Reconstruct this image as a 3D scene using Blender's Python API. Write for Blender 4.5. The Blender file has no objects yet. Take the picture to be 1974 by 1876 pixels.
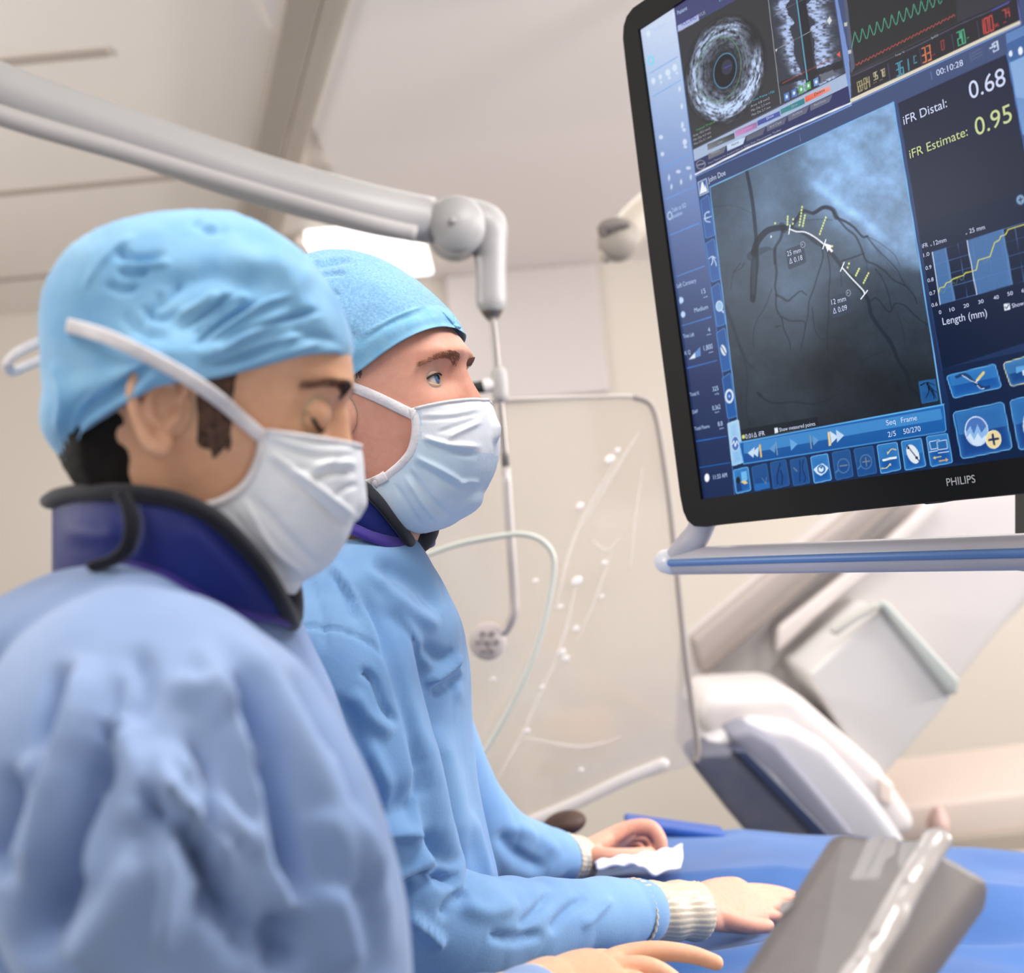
import bpy, bmesh, math, random
import numpy as np
from mathutils import Vector, Matrix
random.seed(7)
SC = bpy.context.scene
COL = SC.collection

# ------------------------------------------------------------------ camera
IW, IH, FPX = 1974.0, 1876.0, 2400.0
PITCH, ROLL = math.radians(7.5), math.radians(5.5)
CAM = np.array([0.0, 0.0, 1.35])
_f = np.array([0, math.cos(PITCH), math.sin(PITCH)])
_u0 = np.array([0, -math.sin(PITCH), math.cos(PITCH)])
_r0 = np.array([1.0, 0, 0])
CF = _f
CU = math.cos(ROLL)*_u0 + math.sin(ROLL)*_r0
CR = math.cos(ROLL)*_r0 - math.sin(ROLL)*_u0
cd = bpy.data.cameras.new('camera'); cam = bpy.data.objects.new('camera', cd); COL.objects.link(cam)
cd.sensor_width = 36.0; cd.lens = FPX/IW*36.0
cd.clip_start = .05; cd.clip_end = 60
cam.matrix_world = Matrix([[CR[0], CU[0], -CF[0], CAM[0]], [CR[1], CU[1], -CF[1], CAM[1]], [CR[2], CU[2], -CF[2], CAM[2]], [0, 0, 0, 1]])
cd.dof.use_dof = True; cd.dof.focus_distance = 1.19; cd.dof.aperture_fstop = 3.9
SC.camera = cam

# ------------------------------------------------------------------ light
w = bpy.data.worlds.new('world'); SC.world = w; w.use_nodes = True
w.node_tree.nodes['Background'].inputs[0].default_value = (1.0, .97, .95, 1)
w.node_tree.nodes['Background'].inputs[1].default_value = .60
def area(name, loc, tgt, sx, sy, power, colr=(1, 1, 1), spread=180):
    l = bpy.data.lights.new(name, 'AREA'); l.shape = 'RECTANGLE'; l.size = sx; l.size_y = sy
    l.energy = power; l.color = colr; l.spread = math.radians(spread)
    o = bpy.data.objects.new(name, l); COL.objects.link(o); o.location = loc
    d = Vector(tgt)-Vector(loc); o.rotation_euler = d.to_track_quat('-Z', 'Y').to_euler()
    return o
area('theatre_lamp', (.50, .85, 2.66), (.0, 1.1, 1.3), .8, .8, 30, (1, .98, .96))
area('ceiling_lamp_light', (.5, 3.0, 2.7), (.5, 3.4, 0), 2.0, 1.2, 31, (1, .975, .95))
area('ceiling_lamp_light_right', (2.2, 2.2, 2.7), (1.9, 2.6, 0), 1.2, 1.2, 30, (1, .975, .95))
area('side_fill', (1.55, 1.25, 2.2), (-.15, 1.0, 1.5), .6, .6, 25, (1, .97, .94))  # added fill from the right, brightens the fronts of the faces
area('ceiling_fill_left', (-2.6, 1.6, 2.1), (-.4, 2.6, 2.75), 1.2, .3, 42, (1, .975, .95))  # unseen fill light, added to brighten the ceiling
area('ceiling_fill_right', (3.9, 2.2, 1.9), (1.0, 2.8, 2.75), 1.2, .3, 110, (1, .975, .95))  # second added ceiling fill, out of view on the right
area('front_fill', (-.9, -.2, 2.66), (-.6, .8, 1.0), 1.0, .6, 15, (1, .98, .96))  # added ambient fill from behind the camera, lifts the figures
SC.view_settings.view_transform = 'Standard'; SC.view_settings.look = 'None'
SC.view_settings.exposure = 0.0; SC.view_settings.gamma = 1.0
SC.view_settings.use_curve_mapping = False

# ------------------------------------------------------------------ helpers
def P(px, py, z):
    'point of the place seen at photograph pixel px,py and lying z metres ahead'
    return CAM + CR*((px-IW/2)/FPX*z) + CU*(-(py-IH/2)/FPX*z) + CF*z
def proj(V):
    D = np.asarray(V)-CAM; z = D@CF
    return IW/2+FPX*(D@CR)/z, IH/2-FPX*(D@CU)/z, z
def PZ(px, py, h):
    'point of the horizontal plane at height h'
    d = P(px, py, 1.0)-CAM; return CAM+d*((h-CAM[2])/d[2])
def PY(px, py, y):
    d = P(px, py, 1.0)-CAM; return CAM+d*(y/d[1])
def lin(c):
    c = np.asarray(c, float)/255.0
    return np.where(c <= .04045, c/12.92, ((c+.055)/1.055)**2.4)
def hx(c): return tuple(float(v) for v in lin(c))+(1.0,)

MATS = {}
def mat(name, rgb, rough=.6, metal=0.0, var=0.0, vscale=8.0, bump=0.0, bscale=60.0, spec=.5, sss=0.0, alpha=1.0, trans=0.0, coat=0.0, stretch=None, rgb2=None):
    if name in MATS: return MATS[name]
    m = bpy.data.materials.new(name); m.use_nodes = True; nt = m.node_tree; b = nt.nodes['Principled BSDF']
    b.inputs['Base Color'].default_value = hx(rgb); b.inputs['Roughness'].default_value = rough
    b.inputs['Metallic'].default_value = metal; b.inputs['Specular IOR Level'].default_value = spec
    b.inputs['Alpha'].default_value = alpha; b.inputs['Transmission Weight'].default_value = trans
    b.inputs['Coat Weight'].default_value = coat
    if sss:
        b.inputs['Subsurface Weight'].default_value = 1.0; b.inputs['Subsurface Scale'].default_value = sss
        b.inputs['Subsurface Radius'].default_value = (1.0, .35, .2)
    tc = nt.nodes.new('ShaderNodeTexCoord'); mp = nt.nodes.new('ShaderNodeMapping')
    nt.links.new(tc.outputs['Object'], mp.inputs[0])
    if stretch: mp.inputs['Scale'].default_value = stretch
    if var:
        n = nt.nodes.new('ShaderNodeTexNoise'); n.inputs['Scale'].default_value = vscale; n.inputs['Detail'].default_value = 4
        nt.links.new(mp.outputs[0], n.inputs['Vector'])
        r = nt.nodes.new('ShaderNodeValToRGB'); c = np.array(rgb, float)
        c2 = np.array(rgb2, float) if rgb2 else np.clip(c*(1-var), 0, 255)
        r.color_ramp.elements[0].color = hx(c2); r.color_ramp.elements[1].color = hx(np.clip(c*(1+var*.5), 0, 255))
        r.color_ramp.elements[0].position = .3; r.color_ramp.elements[1].position = .7
        nt.links.new(n.outputs[0], r.inputs[0]); nt.links.new(r.outputs[0], b.inputs['Base Color'])
    if bump:
        n = nt.nodes.new('ShaderNodeTexNoise'); n.inputs['Scale'].default_value = bscale; n.inputs['Detail'].default_value = 5
        nt.links.new(mp.outputs[0], n.inputs['Vector'])
        bp = nt.nodes.new('ShaderNodeBump'); bp.inputs['Strength'].default_value = bump; bp.inputs['Distance'].default_value = .002
        nt.links.new(n.outputs[0], bp.inputs['Height']); nt.links.new(bp.outputs[0], b.inputs['Normal'])
    MATS[name] = m; return m
def emis(name, rgb, s=1.0):
    if name in MATS: return MATS[name]
    m = bpy.data.materials.new(name); m.use_nodes = True; nt = m.node_tree; b = nt.nodes['Principled BSDF']
    b.inputs['Base Color'].default_value = (0, 0, 0, 1); b.inputs['Emission Color'].default_value = hx(rgb)
    b.inputs['Emission Strength'].default_value = s; b.inputs['Roughness'].default_value = .5; b.inputs['Specular IOR Level'].default_value = 0
    MATS[name] = m; return m

def tag(o, label=None, cat=None, group=None, kind=None):
    if label: o['label'] = label
    if cat: o['category'] = cat
    if group: o['group'] = group
    if kind: o['kind'] = kind
    return o
def empty(name, loc, label, cat, group=None):
    o = bpy.data.objects.new(name, None); COL.objects.link(o); o.location = Vector([float(v) for v in loc]); o.empty_display_size = .05
    return tag(o, label, cat, group)
def mesh_obj(name, V, F, m, parent=None, smooth=True):
    me = bpy.data.meshes.new(name)
    V = np.asarray(V, float); org = np.zeros(3)
    if parent is not None: org = np.array(parent_world(parent))
    elif len(V): org = np.array([(V[:, 0].min()+V[:, 0].max())/2, (V[:, 1].min()+V[:, 1].max())/2, V[:, 2].min()])
    me.from_pydata((V-org).tolist(), [], [tuple(int(i) for i in f) for f in F])
    me.validate(); me.update()
    if smooth: me.polygons.foreach_set('use_smooth', [True]*len(me.polygons))
    o = bpy.data.objects.new(name, me); COL.objects.link(o)
    if m is not None:
        for q in (m if isinstance(m, (list, tuple)) else [m]): me.materials.append(q)
    if parent is not None: o.parent = parent
    else: o.location = Vector(org)
    return o
def parent_world(p):
    v = Vector((0, 0, 0))
    while p is not None: v += p.location; p = p.parent
    return v
def fix_normals(o):
    bm = bmesh.new(); bm.from_mesh(o.data); bmesh.ops.recalc_face_normals(bm, faces=bm.faces); bm.to_mesh(o.data); bm.free(); return o
def bevel(o, wdt, seg=3, ang=35):
    b = o.modifiers.new('bevel', 'BEVEL'); b.width = wdt; b.segments = seg; b.limit_method = 'ANGLE'; b.angle_limit = math.radians(ang); b.harden_normals = False
    return o

class MB:
    def __init__(s): s.V = []; s.F = []; s.n = 0
    def add(s, V, F):
        V = np.asarray(V, float).reshape(-1, 3); s.V.append(V); s.F += [[i+s.n for i in f] for f in F]; s.n += len(V); return s
    def arr(s): return (np.vstack(s.V) if s.V else np.zeros((0, 3))), s.F
    def obj(s, name, m, parent=None, smooth=True):
        V, F = s.arr(); return mesh_obj(name, V, F, m, parent, smooth)
def grid_faces(nr, nc, wrap=False):
    F = []
    for i in range(nr-1):
        for j in range(nc if wrap else nc-1):
            k = (j+1) % nc; F.append([i*nc+j, i*nc+k, (i+1)*nc+k, (i+1)*nc+j])
    return F
def catmull(pts, n):
    pts = np.asarray(pts, float); m = len(pts)
    if m == 2: t = np.linspace(0, 1, n)[:, None]; return pts[0]*(1-t)+pts[1]*t
    p = np.vstack([2*pts[0]-pts[1], pts, 2*pts[-1]-pts[-2]])
    u = np.linspace(0, m-1-1e-9, n); i = np.floor(u).astype(int); t = (u-i)[:, None]
    a, b, c, d = p[i], p[i+1], p[i+2], p[i+3]
    return .5*((2*b)+(-a+c)*t+(2*a-5*b+4*c-d)*t**2+(-a+3*b-3*c+d)*t**3)
def box(c, e1, e2, e3):
    'centre and three half-extent vectors'
    c, e1, e2, e3 = map(np.array, (c, e1, e2, e3)); V = [c+i*e1+j*e2+k*e3 for k in (-1, 1) for j in (-1, 1) for i in (-1, 1)]
    return V, [[0, 2, 3, 1], [4, 5, 7, 6], [0, 1, 5, 4], [2, 6, 7, 3], [1, 3, 7, 5], [0, 4, 6, 2]]
def abox(lo, hi):
    lo, hi = np.array(lo, float), np.array(hi, float); h = (hi-lo)/2
    return box((lo+hi)/2, [h[0], 0, 0], [0, h[1], 0], [0, 0, h[2]])
def frame_of(T, up=(0, 0, 1)):
    T = T/np.linalg.norm(T); up = np.array(up, float)
    if abs(T@up) > .97: up = np.array([0, 1.0, 0])
    A = np.cross(T, up); A /= np.linalg.norm(A); B = np.cross(A, T); return A, B
def tube(pts, rad, n=14, smooth=0, cap=True, rnd=False):
    'tube through pts, rad a number, a list, or a list of (ra, rb)'
    pts = np.asarray(pts, float)
    if np.isscalar(rad): rad = [rad]*len(pts)
    R = np.array([[r, r] if np.isscalar(r) else list(r) for r in rad], float)
    if smooth: pts = catmull(pts, smooth); R = catmull(R, smooth)
    if rnd:
        t0 = pts[0]-pts[1]; t0 /= np.linalg.norm(t0); t1 = pts[-1]-pts[-2]; t1 /= np.linalg.norm(t1)
        a = [math.radians(q) for q in (80, 60, 40, 20)]
        pts = np.vstack([[pts[0]+t0*R[0].mean()*math.sin(q) for q in a], pts, [pts[-1]+t1*R[-1].mean()*math.sin(q) for q in a[::-1]]])
        R = np.vstack([[R[0]*math.cos(q) for q in a], R, [R[-1]*math.cos(q) for q in a[::-1]]])
    V = []; th = np.linspace(0, 2*math.pi, n, endpoint=False); A0 = None
    for i, p in enumerate(pts):
        T = pts[min(i+1, len(pts)-1)]-pts[max(i-1, 0)]
        T = T/(np.linalg.norm(T)+1e-12)
        if A0 is None: A, B = frame_of(T)
        else: A = A0-T*(A0@T); A /= np.linalg.norm(A); B = np.cross(A, T)
        A0 = A
        V.append(p+np.outer(np.cos(th), A)*R[i, 0]+np.outer(np.sin(th), B)*R[i, 1])
    V = np.vstack(V); F = grid_faces(len(pts), n, True)
    if cap: F += [list(range(n))[::-1], [(len(pts)-1)*n+k for k in range(n)]]
    return V, F
def loft(secs, n=48, m=None, ex=2.0):
    'closed loft: rows of centre, half-extent vector a, half-extent vector b'
    S = np.array([np.concatenate([c, a, b]) for c, a, b in secs], float)
    if m: S = catmull(S, m)
    th = np.linspace(0, 2*math.pi, n, endpoint=False)
    c, s = np.cos(th), np.sin(th); c = np.sign(c)*abs(c)**(2/ex); s = np.sign(s)*abs(s)**(2/ex)
    V = np.vstack([q[:3]+np.outer(c, q[3:6])+np.outer(s, q[6:9]) for q in S]); F = grid_faces(len(S), n, True)
    F += [list(range(n))[::-1], [(len(S)-1)*n+k for k in range(n)]]
    return V, F
def ellipsoid(c, a, b, d, nu=20, nv=14):
    V = []; c, a, b, d = map(np.array, (c, a, b, d))
    for i in range(nv+1):
        ph = math.pi*i/nv
        for j in range(nu):
            t = 2*math.pi*j/nu; V.append(c+a*math.sin(ph)*math.cos(t)+b*math.sin(ph)*math.sin(t)+d*math.cos(ph))
    return V, grid_faces(nv+1, nu, True)
def sphere(c, r, nu=20, nv=14): return ellipsoid(c, [r, 0, 0], [0, r, 0], [0, 0, r], nu, nv)
def remesh(parts, voxel, smooth=4):
    'parts: list of (V, F) closed shells -> one continuous surface'
    me = bpy.data.meshes.new('tmp'); mb = MB()
    for V, F in parts: mb.add(V, F)
    V, F = mb.arr(); me.from_pydata(V.tolist(), [], F); me.update()
    bm = bmesh.new(); bm.from_mesh(me); bmesh.ops.remove_doubles(bm, verts=bm.verts, dist=1e-6); bmesh.ops.recalc_face_normals(bm, faces=bm.faces); bm.to_mesh(me); bm.free()
    o = bpy.data.objects.new('tmp', me); COL.objects.link(o)
    r = o.modifiers.new('r', 'REMESH'); r.mode = 'VOXEL'; r.voxel_size = voxel
    if smooth: s = o.modifiers.new('s', 'SMOOTH'); s.factor = .5; s.iterations = smooth
    dg = bpy.context.evaluated_depsgraph_get(); dg.update()
    ev = o.evaluated_get(dg); m2 = ev.to_mesh()
    n = len(m2.vertices); V = np.empty(n*3); m2.vertices.foreach_get('co', V); V = V.reshape(-1, 3)
    F = [list(p.vertices) for p in m2.polygons]
    ev.to_mesh_clear(); bpy.data.objects.remove(o); bpy.data.meshes.remove(me)
    return V, F
def vnormals(V, F):
    V = np.asarray(V); N = np.zeros_like(V)
    Q = np.array([f if len(f) == 4 else (list(f)+[f[-1]])[:4] for f in F])
    n = np.cross(V[Q[:, 2]]-V[Q[:, 0]], V[Q[:, 3]]-V[Q[:, 1]])
    tri = Q[:, 2] == Q[:, 3]
    n[tri] = np.cross(V[Q[tri, 1]]-V[Q[tri, 0]], V[Q[tri, 2]]-V[Q[tri, 0]])
    for k in range(4): np.add.at(N, Q[:, k], n)
    return N/(np.linalg.norm(N, axis=1)[:, None]+1e-12)
_rs = np.random.RandomState(3); _PT = _rs.rand(64, 64, 64)
def vnoise(X):
    X = np.asarray(X); i = np.floor(X).astype(int); f = X-i; f = f*f*(3-2*f); i = i % 64; j = (i+1) % 64; r = 0
    for a in (0, 1):
        for b in (0, 1):
            for c in (0, 1):
                wgt = (f[:, 0] if a else 1-f[:, 0])*(f[:, 1] if b else 1-f[:, 1])*(f[:, 2] if c else 1-f[:, 2])
                r = r+wgt*_PT[(j if a else i)[:, 0], (j if b else i)[:, 1], (j if c else i)[:, 2]]
    return r*2-1
def fbm(X, o=3):
    s = 0; a = 1
    for k in range(o): s = s+a*vnoise(X*2**k+17.3*k); a *= .5
    return s
def segdist(x, y, pts):
    'distance to polyline and position 0..1 along it'
    best = np.full(x.shape, 1e9); tt = np.zeros(x.shape); m = len(pts)-1
    for k in range(m):
        ax, ay = pts[k][:2]; bx, by = pts[k+1][:2]; dx, dy = bx-ax, by-ay; L = dx*dx+dy*dy+1e-9
        t = np.clip(((x-ax)*dx+(y-ay)*dy)/L, 0, 1); d = np.hypot(x-ax-t*dx, y-ay-t*dy)
        q = d < best; best = np.where(q, d, best); tt = np.where(q, (k+t)/m, tt)
    return best, tt
def sculpt(V, F, strokes, amp=1.0, zmax=None, shell=False):
    'raise (height > 0) or sink (height < 0) soft folds along measured lines on the side that faces the camera'
    N = vnormals(V, F)
    if shell and (N*(V-V.mean(0))).sum() < 0: N = -N
    D = V-CAM; D = D/np.linalg.norm(D, axis=1)[:, None]
    face = np.clip(-(N*D).sum(1), 0, 1)
    if face.mean() < .05: pass
    x, y, z = proj(V); disp = np.zeros(len(V)); fm = np.clip(face*2.5, 0, 1)
    for st in strokes:
        pts, wd, h = st[0], st[1], st[2]
        sp = catmull(np.array(pts, float), max(8, 4*len(pts)))
        xs, ys = [p[0] for p in pts], [p[1] for p in pts]; m = wd*3
        k = np.where((x > min(xs)-m) & (x < max(xs)+m) & (y > min(ys)-m) & (y < max(ys)+m) & (fm > 0))[0]
        if not len(k): continue
        d, t = segdist(x[k], y[k], sp)
        tap = np.clip(np.sin(np.clip(t, 0, 1)*math.pi)*1.8, 0, 1) if len(st) < 4 else 1.0
        disp[k] += h*np.exp(-(d/wd)**2)*tap
    return V+N*(disp*fm*amp)[:, None]
# ------------------------------------------------------------------ room
WALL_Y, CEIL = 4.45, 2.75
def struct(o): o['kind'] = 'structure'; return o
m_wall = mat('wall_paint', (200, 192, 182), .8, var=.03, vscale=.7)
m_ceil = mat('ceiling_tile', (230, 222, 214), .85, var=.02, vscale=1.2)
m_line = mat('joint_shadow_strip', (176, 164, 154), .8)
V, F = abox((-3.2, -.6, -.05), (4.2, WALL_Y+.1, 0)); struct(mesh_obj('floor', V, F, mat('floor_vinyl', (150, 155, 160), .4, var=.05, vscale=2), smooth=False))
V, F = abox((-3.2, -.6, CEIL), (4.2, WALL_Y+.1, CEIL+.08)); struct(mesh_obj('ceiling', V, F, m_ceil, smooth=False))
V, F = abox((-3.3, WALL_Y, 0), (4.3, WALL_Y+.1, CEIL+.05)); struct(mesh_obj('wall_back', V, F, m_wall, smooth=False))
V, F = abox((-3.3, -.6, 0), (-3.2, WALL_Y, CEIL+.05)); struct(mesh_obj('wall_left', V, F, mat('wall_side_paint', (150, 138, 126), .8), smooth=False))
V, F = abox((4.2, -.6, 0), (4.3, WALL_Y, CEIL+.05)); struct(mesh_obj('wall_right', V, F, m_wall, smooth=False))
# ceiling tile joints: running across on the left of the rail, as cover strips
k = 1
for y in (2.6, 3.32, 4.04):
    V, F = abox((-3.2, y-.018, CEIL-.006), (-.80, y+.018, CEIL+.01)); o = struct(mesh_obj('trim_%d' % k, V, F, m_line, smooth=False)); k += 1
# smooth ceiling bulkhead to the right
V, F = abox((-.42, .8, CEIL-.02), (3.2, WALL_Y, CEIL+.01)); struct(mesh_obj('trim_%d' % k, V, F, mat('bulkhead', (230, 222, 219), .75), smooth=False)); k += 1
# ceiling rail (two-tone)
x0, x1 = PZ(572, 0, CEIL)[0], PZ(482, 440, CEIL)[0]
rx = lambda y: x0+(x1-x0)*(y-2.6)/1.29
rail = empty('ceiling_rail', (rx(3), 3, CEIL-.04), 'taupe two-tone equipment rail running along the ceiling behind the white arm', 'ceiling rail')
for nm, o1, o2, dz, c in (('rail_channel', -.075, .0, .045, (158, 148, 138)), ('rail_cover', .004, .068, .03, (188, 178, 166))):
    A, B = .9, WALL_Y
    V = [[rx(A)+o1, A, CEIL-dz], [rx(A)+o2, A, CEIL-dz], [rx(B)+o2, B, CEIL-dz], [rx(B)+o1, B, CEIL-dz]]
    V += [[a, b, CEIL-.001] for a, b, c_ in V]
    o = mesh_obj(nm, V, [[0, 1, 2, 3], [4, 7, 6, 5], [0, 4, 5, 1], [1, 5, 6, 2], [2, 6, 7, 3], [3, 7, 4, 0]], mat(nm, c, .6), rail, False); bevel(o, .006)
# luminaire
lum = empty('ceiling_light', PZ(700, 470, CEIL), 'bright white rectangular ceiling light panel behind the white arm', 'ceiling light')
a = PZ(583, 440, CEIL); b_ = PZ(822, 505, CEIL)
V, F = abox((a[0], b_[1], CEIL-.05), (b_[0]+.02, a[1]+.0, CEIL-.002)); bevel(mesh_obj('diffuser', V, F, emis('lamp_diffuser', (255, 253, 250), 2.6), lum, False), .01)
mb = MB()
for lo, hi in (((a[0]-.03, b_[1]-.03, CEIL-.04), (a[0]-.001, a[1]+.04, CEIL-.001)), ((b_[0]+.021, b_[1]-.03, CEIL-.04), (b_[0]+.05, a[1]+.04, CEIL-.001)),
               ((a[0], b_[1]-.03, CEIL-.04), (b_[0]+.02, b_[1]-.001, CEIL-.001)), ((a[0], a[1]+.001, CEIL-.04), (b_[0]+.02, a[1]+.04, CEIL-.001))): mb.add(*abox(lo, hi))
mb.obj('frame', mat('lamp_frame', (226, 216, 208), .5), lum, False)
# greyish-pink door leaf in the back wall
p0, p1 = PY(848, 430, WALL_Y-.02), PY(1146, 480, WALL_Y-.02)
zb = PY(1000, 772, WALL_Y-.03)[2]
V, F = abox((p0[0], WALL_Y-.035, zb), (p1[0], WALL_Y, 2.73)); struct(bevel(mesh_obj('trim_%d' % k, V, F, mat('wall_panel', (192, 184, 182), .6, var=.02, vscale=1), smooth=False), .01)); k += 1

# ------------------------------------------------------------------ white spring arm with lead-acrylic shield
def disc(c, axis, r, h, n=40, bev=.15):
    axis = np.array(axis, float); axis /= np.linalg.norm(axis); c = np.array(c, float)
    return tube([c-axis*h/2, c-axis*h*(.5-bev), c+axis*h*(.5-bev), c+axis*h/2], [r*.9, r, r, r*.9], n)
Z = 2.05
m_arm = mat('arm_enamel', (156, 154, 153), .4, var=.02, vscale=3)
arm = empty('support_arm', P(890, 440, Z), 'light grey jointed ceiling arm reaching across above the two people', 'support arm')
pts = [P(-260, 60, 1.78), P(0, 172, 1.85), P(240, 258, 1.91), P(480, 340, 1.96), P(700, 400, 2.0), P(830, 426, 2.04)]
V, F = tube(pts, [(.036, .040), (.036, .040), (.036, .041), (.036, .041), (.036, .040), (.036, .038)], 28, 40); mesh_obj('upper_arm', V, F, m_arm, arm)
pts = [P(-260, 125, 1.76), P(0, 222, 1.83), P(240, 292, 1.89), P(480, 362, 1.94), P(700, 425, 1.98), P(800, 448, 2.01)]
V, F = tube(pts, [.016]*6, 20, 40); mesh_obj('tie_rod', V, F, mat('tie_rod_grey', (160, 156, 154), .5), arm)  # even grey, close to the arm enamel
V, F = disc(P(882, 440, Z), CF, .046, .095, 48); mesh_obj('joint', V, F, m_arm, arm)
V, F = disc(P(876, 446, Z+.03), CF, .048, .05, 48); mesh_obj('joint_rim', V, F, mat('joint_rim', (160, 156, 153), .5), arm)
V, F = disc(P(872, 425, Z-.05), CF, .006, .01, 16); mesh_obj('screw', V, F, mat('screw', (150, 146, 144), .4), arm)
V, F = tube([P(905, 425, Z+.03), P(938, 436, Z+.03), P(943, 470, Z+.03), P(946, 520, Z+.03), P(947, 580, Z+.03)], [.036, .034, .030, .026, .026], 28, 24, rnd=True); mesh_obj('drop_tube', V, F, m_arm, arm)
V, F = tube([P(948, 570, Z+.03), P(948, 590, Z+.03), P(949, 606, Z+.03), P(950, 618, Z+.03)], [.024, .023, .016, .008], 24, 10); mesh_obj('socket', V, F, mat('socket_metal', (118, 108, 104), .35, .7), arm)

sh = empty('shield_stand_rod', P(985, 1200, Z), 'thin grey metal rod hanging from the arm in front of the clear shield', 'rod')
rp = [P(950, 612, Z), P(956, 680, Z), P(963, 760, Z), P(975, 900, Z), P(984, 1040, Z), P(991, 1150, Z), P(990, 1185, Z), P(975, 1215, Z+.01), P(955, 1232, Z+.015)]
V, F = tube(rp[:4], .0065, 12, 16); mesh_obj('upper_rod', V, F, mat('rod_metal', (140, 133, 130), .35, .6), sh)
V, F = tube(rp[3:], .0078, 12, 24); mesh_obj('lower_rod', V, F, mat('rod_metal_pale', (176, 168, 165), .4, .2), sh)
V, F = tube([P(962, 722, Z), P(965, 762, Z)], .014, 16, rnd=True); mesh_obj('clamp', V, F, mat('clamp_grey', (165, 160, 158), .5), sh)
V, F = tube([P(955, 742, Z), P(938, 744, Z)], [.010, .012], 16, rnd=True); mesh_obj('knob', V, F, mat('knob_white', (222, 216, 212), .5), sh)
V, F = tube([P(936, 745, Z), P(905, 749, Z)], [.011, .009], 16, rnd=True); mesh_obj('grip', V, F, mat('black_rubber', (24, 27, 24), .6), sh)
ax = CF
V, F = disc(P(940, 1236, Z+.015), ax, .031, .02, 40); mesh_obj('mount_disc', V, F, mat('mount_disc', (186, 175, 172), .5), sh)
mb = MB()
for q in range(7):
    an = q*math.pi/3; rr = .016 if q < 6 else 0
    mb.add(*disc(P(940, 1236, Z+.002)+CR*rr*math.cos(an)+CU*rr*math.sin(an), ax, .0045, .006, 12))
mb.obj('mount_screws', mat('screw_grey', (150, 140, 138), .5), sh)

# shield: rounded clear panel with drape film
ZS = 2.12
m_ac = bpy.data.materials.new('clear_acrylic'); m_ac.use_nodes = True; nt = m_ac.node_tree
for n in list(nt.nodes): nt.nodes.remove(n)
out = nt.nodes.new('ShaderNodeOutputMaterial'); tr = nt.nodes.new('ShaderNodeBsdfTransparent'); tr.inputs[0].default_value = (.975, .965, .955, 1)
gl = nt.nodes.new('ShaderNodeBsdfGlossy'); gl.inputs[0].default_value = (1, 1, 1, 1); gl.inputs['Roughness'].default_value = .12
df = nt.nodes.new('ShaderNodeBsdfDiffuse'); df.inputs[0].default_value = hx((222, 212, 204))
m1 = nt.nodes.new('ShaderNodeMixShader'); m1.inputs[0].default_value = .10; m2 = nt.nodes.new('ShaderNodeMixShader'); m2.inputs[0].default_value = .05
nt.links.new(tr.outputs[0], m1.inputs[1]); nt.links.new(df.outputs[0], m1.inputs[2]); nt.links.new(m1.outputs[0], m2.inputs[1]); nt.links.new(gl.outputs[0], m2.inputs[2]); nt.links.new(m2.outputs[0], out.inputs[0])
shp = [(700, 790), (850, 778), (1000, 770), (1150, 765), (1222, 765), (1250, 775), (1264, 800), (1274, 850), (1290, 960), (1305, 1100), (1320, 1250), (1333, 1350), (1345, 1440), (1340, 1470), (1315, 1484), (1240, 1502), (1120, 1548), (1010, 1592), (860, 1640), (700, 1680), (600, 1600), (600, 850)]
sp = empty('clear_radiation_shield', P(1000, 1500, ZS), 'large clear rounded radiation shield panel with a crinkled film hanging beside the second person', 'radiation shield')
L = np.array([P(x, y, ZS) for x, y in shp]); n = len(L)
V = np.vstack([L, L+CF*.006]); F = [list(range(n)), [n+i for i in range(n)][::-1]]+[[i, i+n, (i+1) % n+n, (i+1) % n] for i in range(n)]
fix_normals(mesh_obj('panel', V, F, m_ac, sp, False))
V, F = tube(catmull(L[4:14], 60), .0052, 10); mesh_obj('edge_bead', V, F, mat('edge_bead', (150, 140, 134), .5, trans=.0), sp)
V, F = tube(catmull(L[0:6], 30), .0035, 10); mesh_obj('edge_bead', V, F, mat('edge_bead_pale', (196, 186, 178), .5), sp)
V, F = tube(catmull(np.array([P(x, y, ZS-.01) for x, y in [(930, 1622), (1010, 1590), (1110, 1548), (1200, 1505), (1290, 1468)]]), 40), [.006]+[.011]*38+[.004], 12)
mesh_obj('film_hem', V, F, mat('film_hem', (226, 220, 218), .25, spec=.6, alpha=.6), sp)
# creases in the film: thin raised curved ribs with glints
m_cr = mat('film_crease', (232, 223, 216), .3, spec=.8, alpha=.30)
for i, (a, b, c, r) in enumerate([((1235, 830), (1190, 900), (1120, 1020), .006), ((1190, 880), (1110, 1030), (1070, 1180), .007), ((1115, 1110), (1080, 1250), (1010, 1400), .007),
        ((1140, 1040), (1170, 1060), (1200, 1030), .005), ((1050, 1330), (1000, 1430), (960, 1500), .007), ((1180, 1060), (1150, 1150), (1110, 1240), .005), ((1240, 900), (1225, 1000), (1215, 1100), .004), ((1000, 1420), (1120, 1440), (1200, 1420), .006)]):
    V, F = tube([P(*a, ZS-.004), P(*b, ZS-.004), P(*c, ZS-.004)], [.001, r*.55, .001], 10, 24); V = V-CF*0; mesh_obj('film_crease', V, F, m_cr, sp)
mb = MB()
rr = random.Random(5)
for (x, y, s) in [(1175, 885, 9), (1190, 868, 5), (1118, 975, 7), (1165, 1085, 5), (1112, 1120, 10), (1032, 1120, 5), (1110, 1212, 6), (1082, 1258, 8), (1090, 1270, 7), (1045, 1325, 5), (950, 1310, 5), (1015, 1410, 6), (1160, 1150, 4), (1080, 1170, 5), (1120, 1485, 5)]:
    V, F = ellipsoid(P(x, y, ZS-.006), CR*s*.0009, CU*s*.0008+CR*s*.0003, CF*.0012, 12, 8); mesh_obj('film_glint', V, F, mat('film_glint', (246, 238, 234), .2, spec=1.0), sp)
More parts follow.
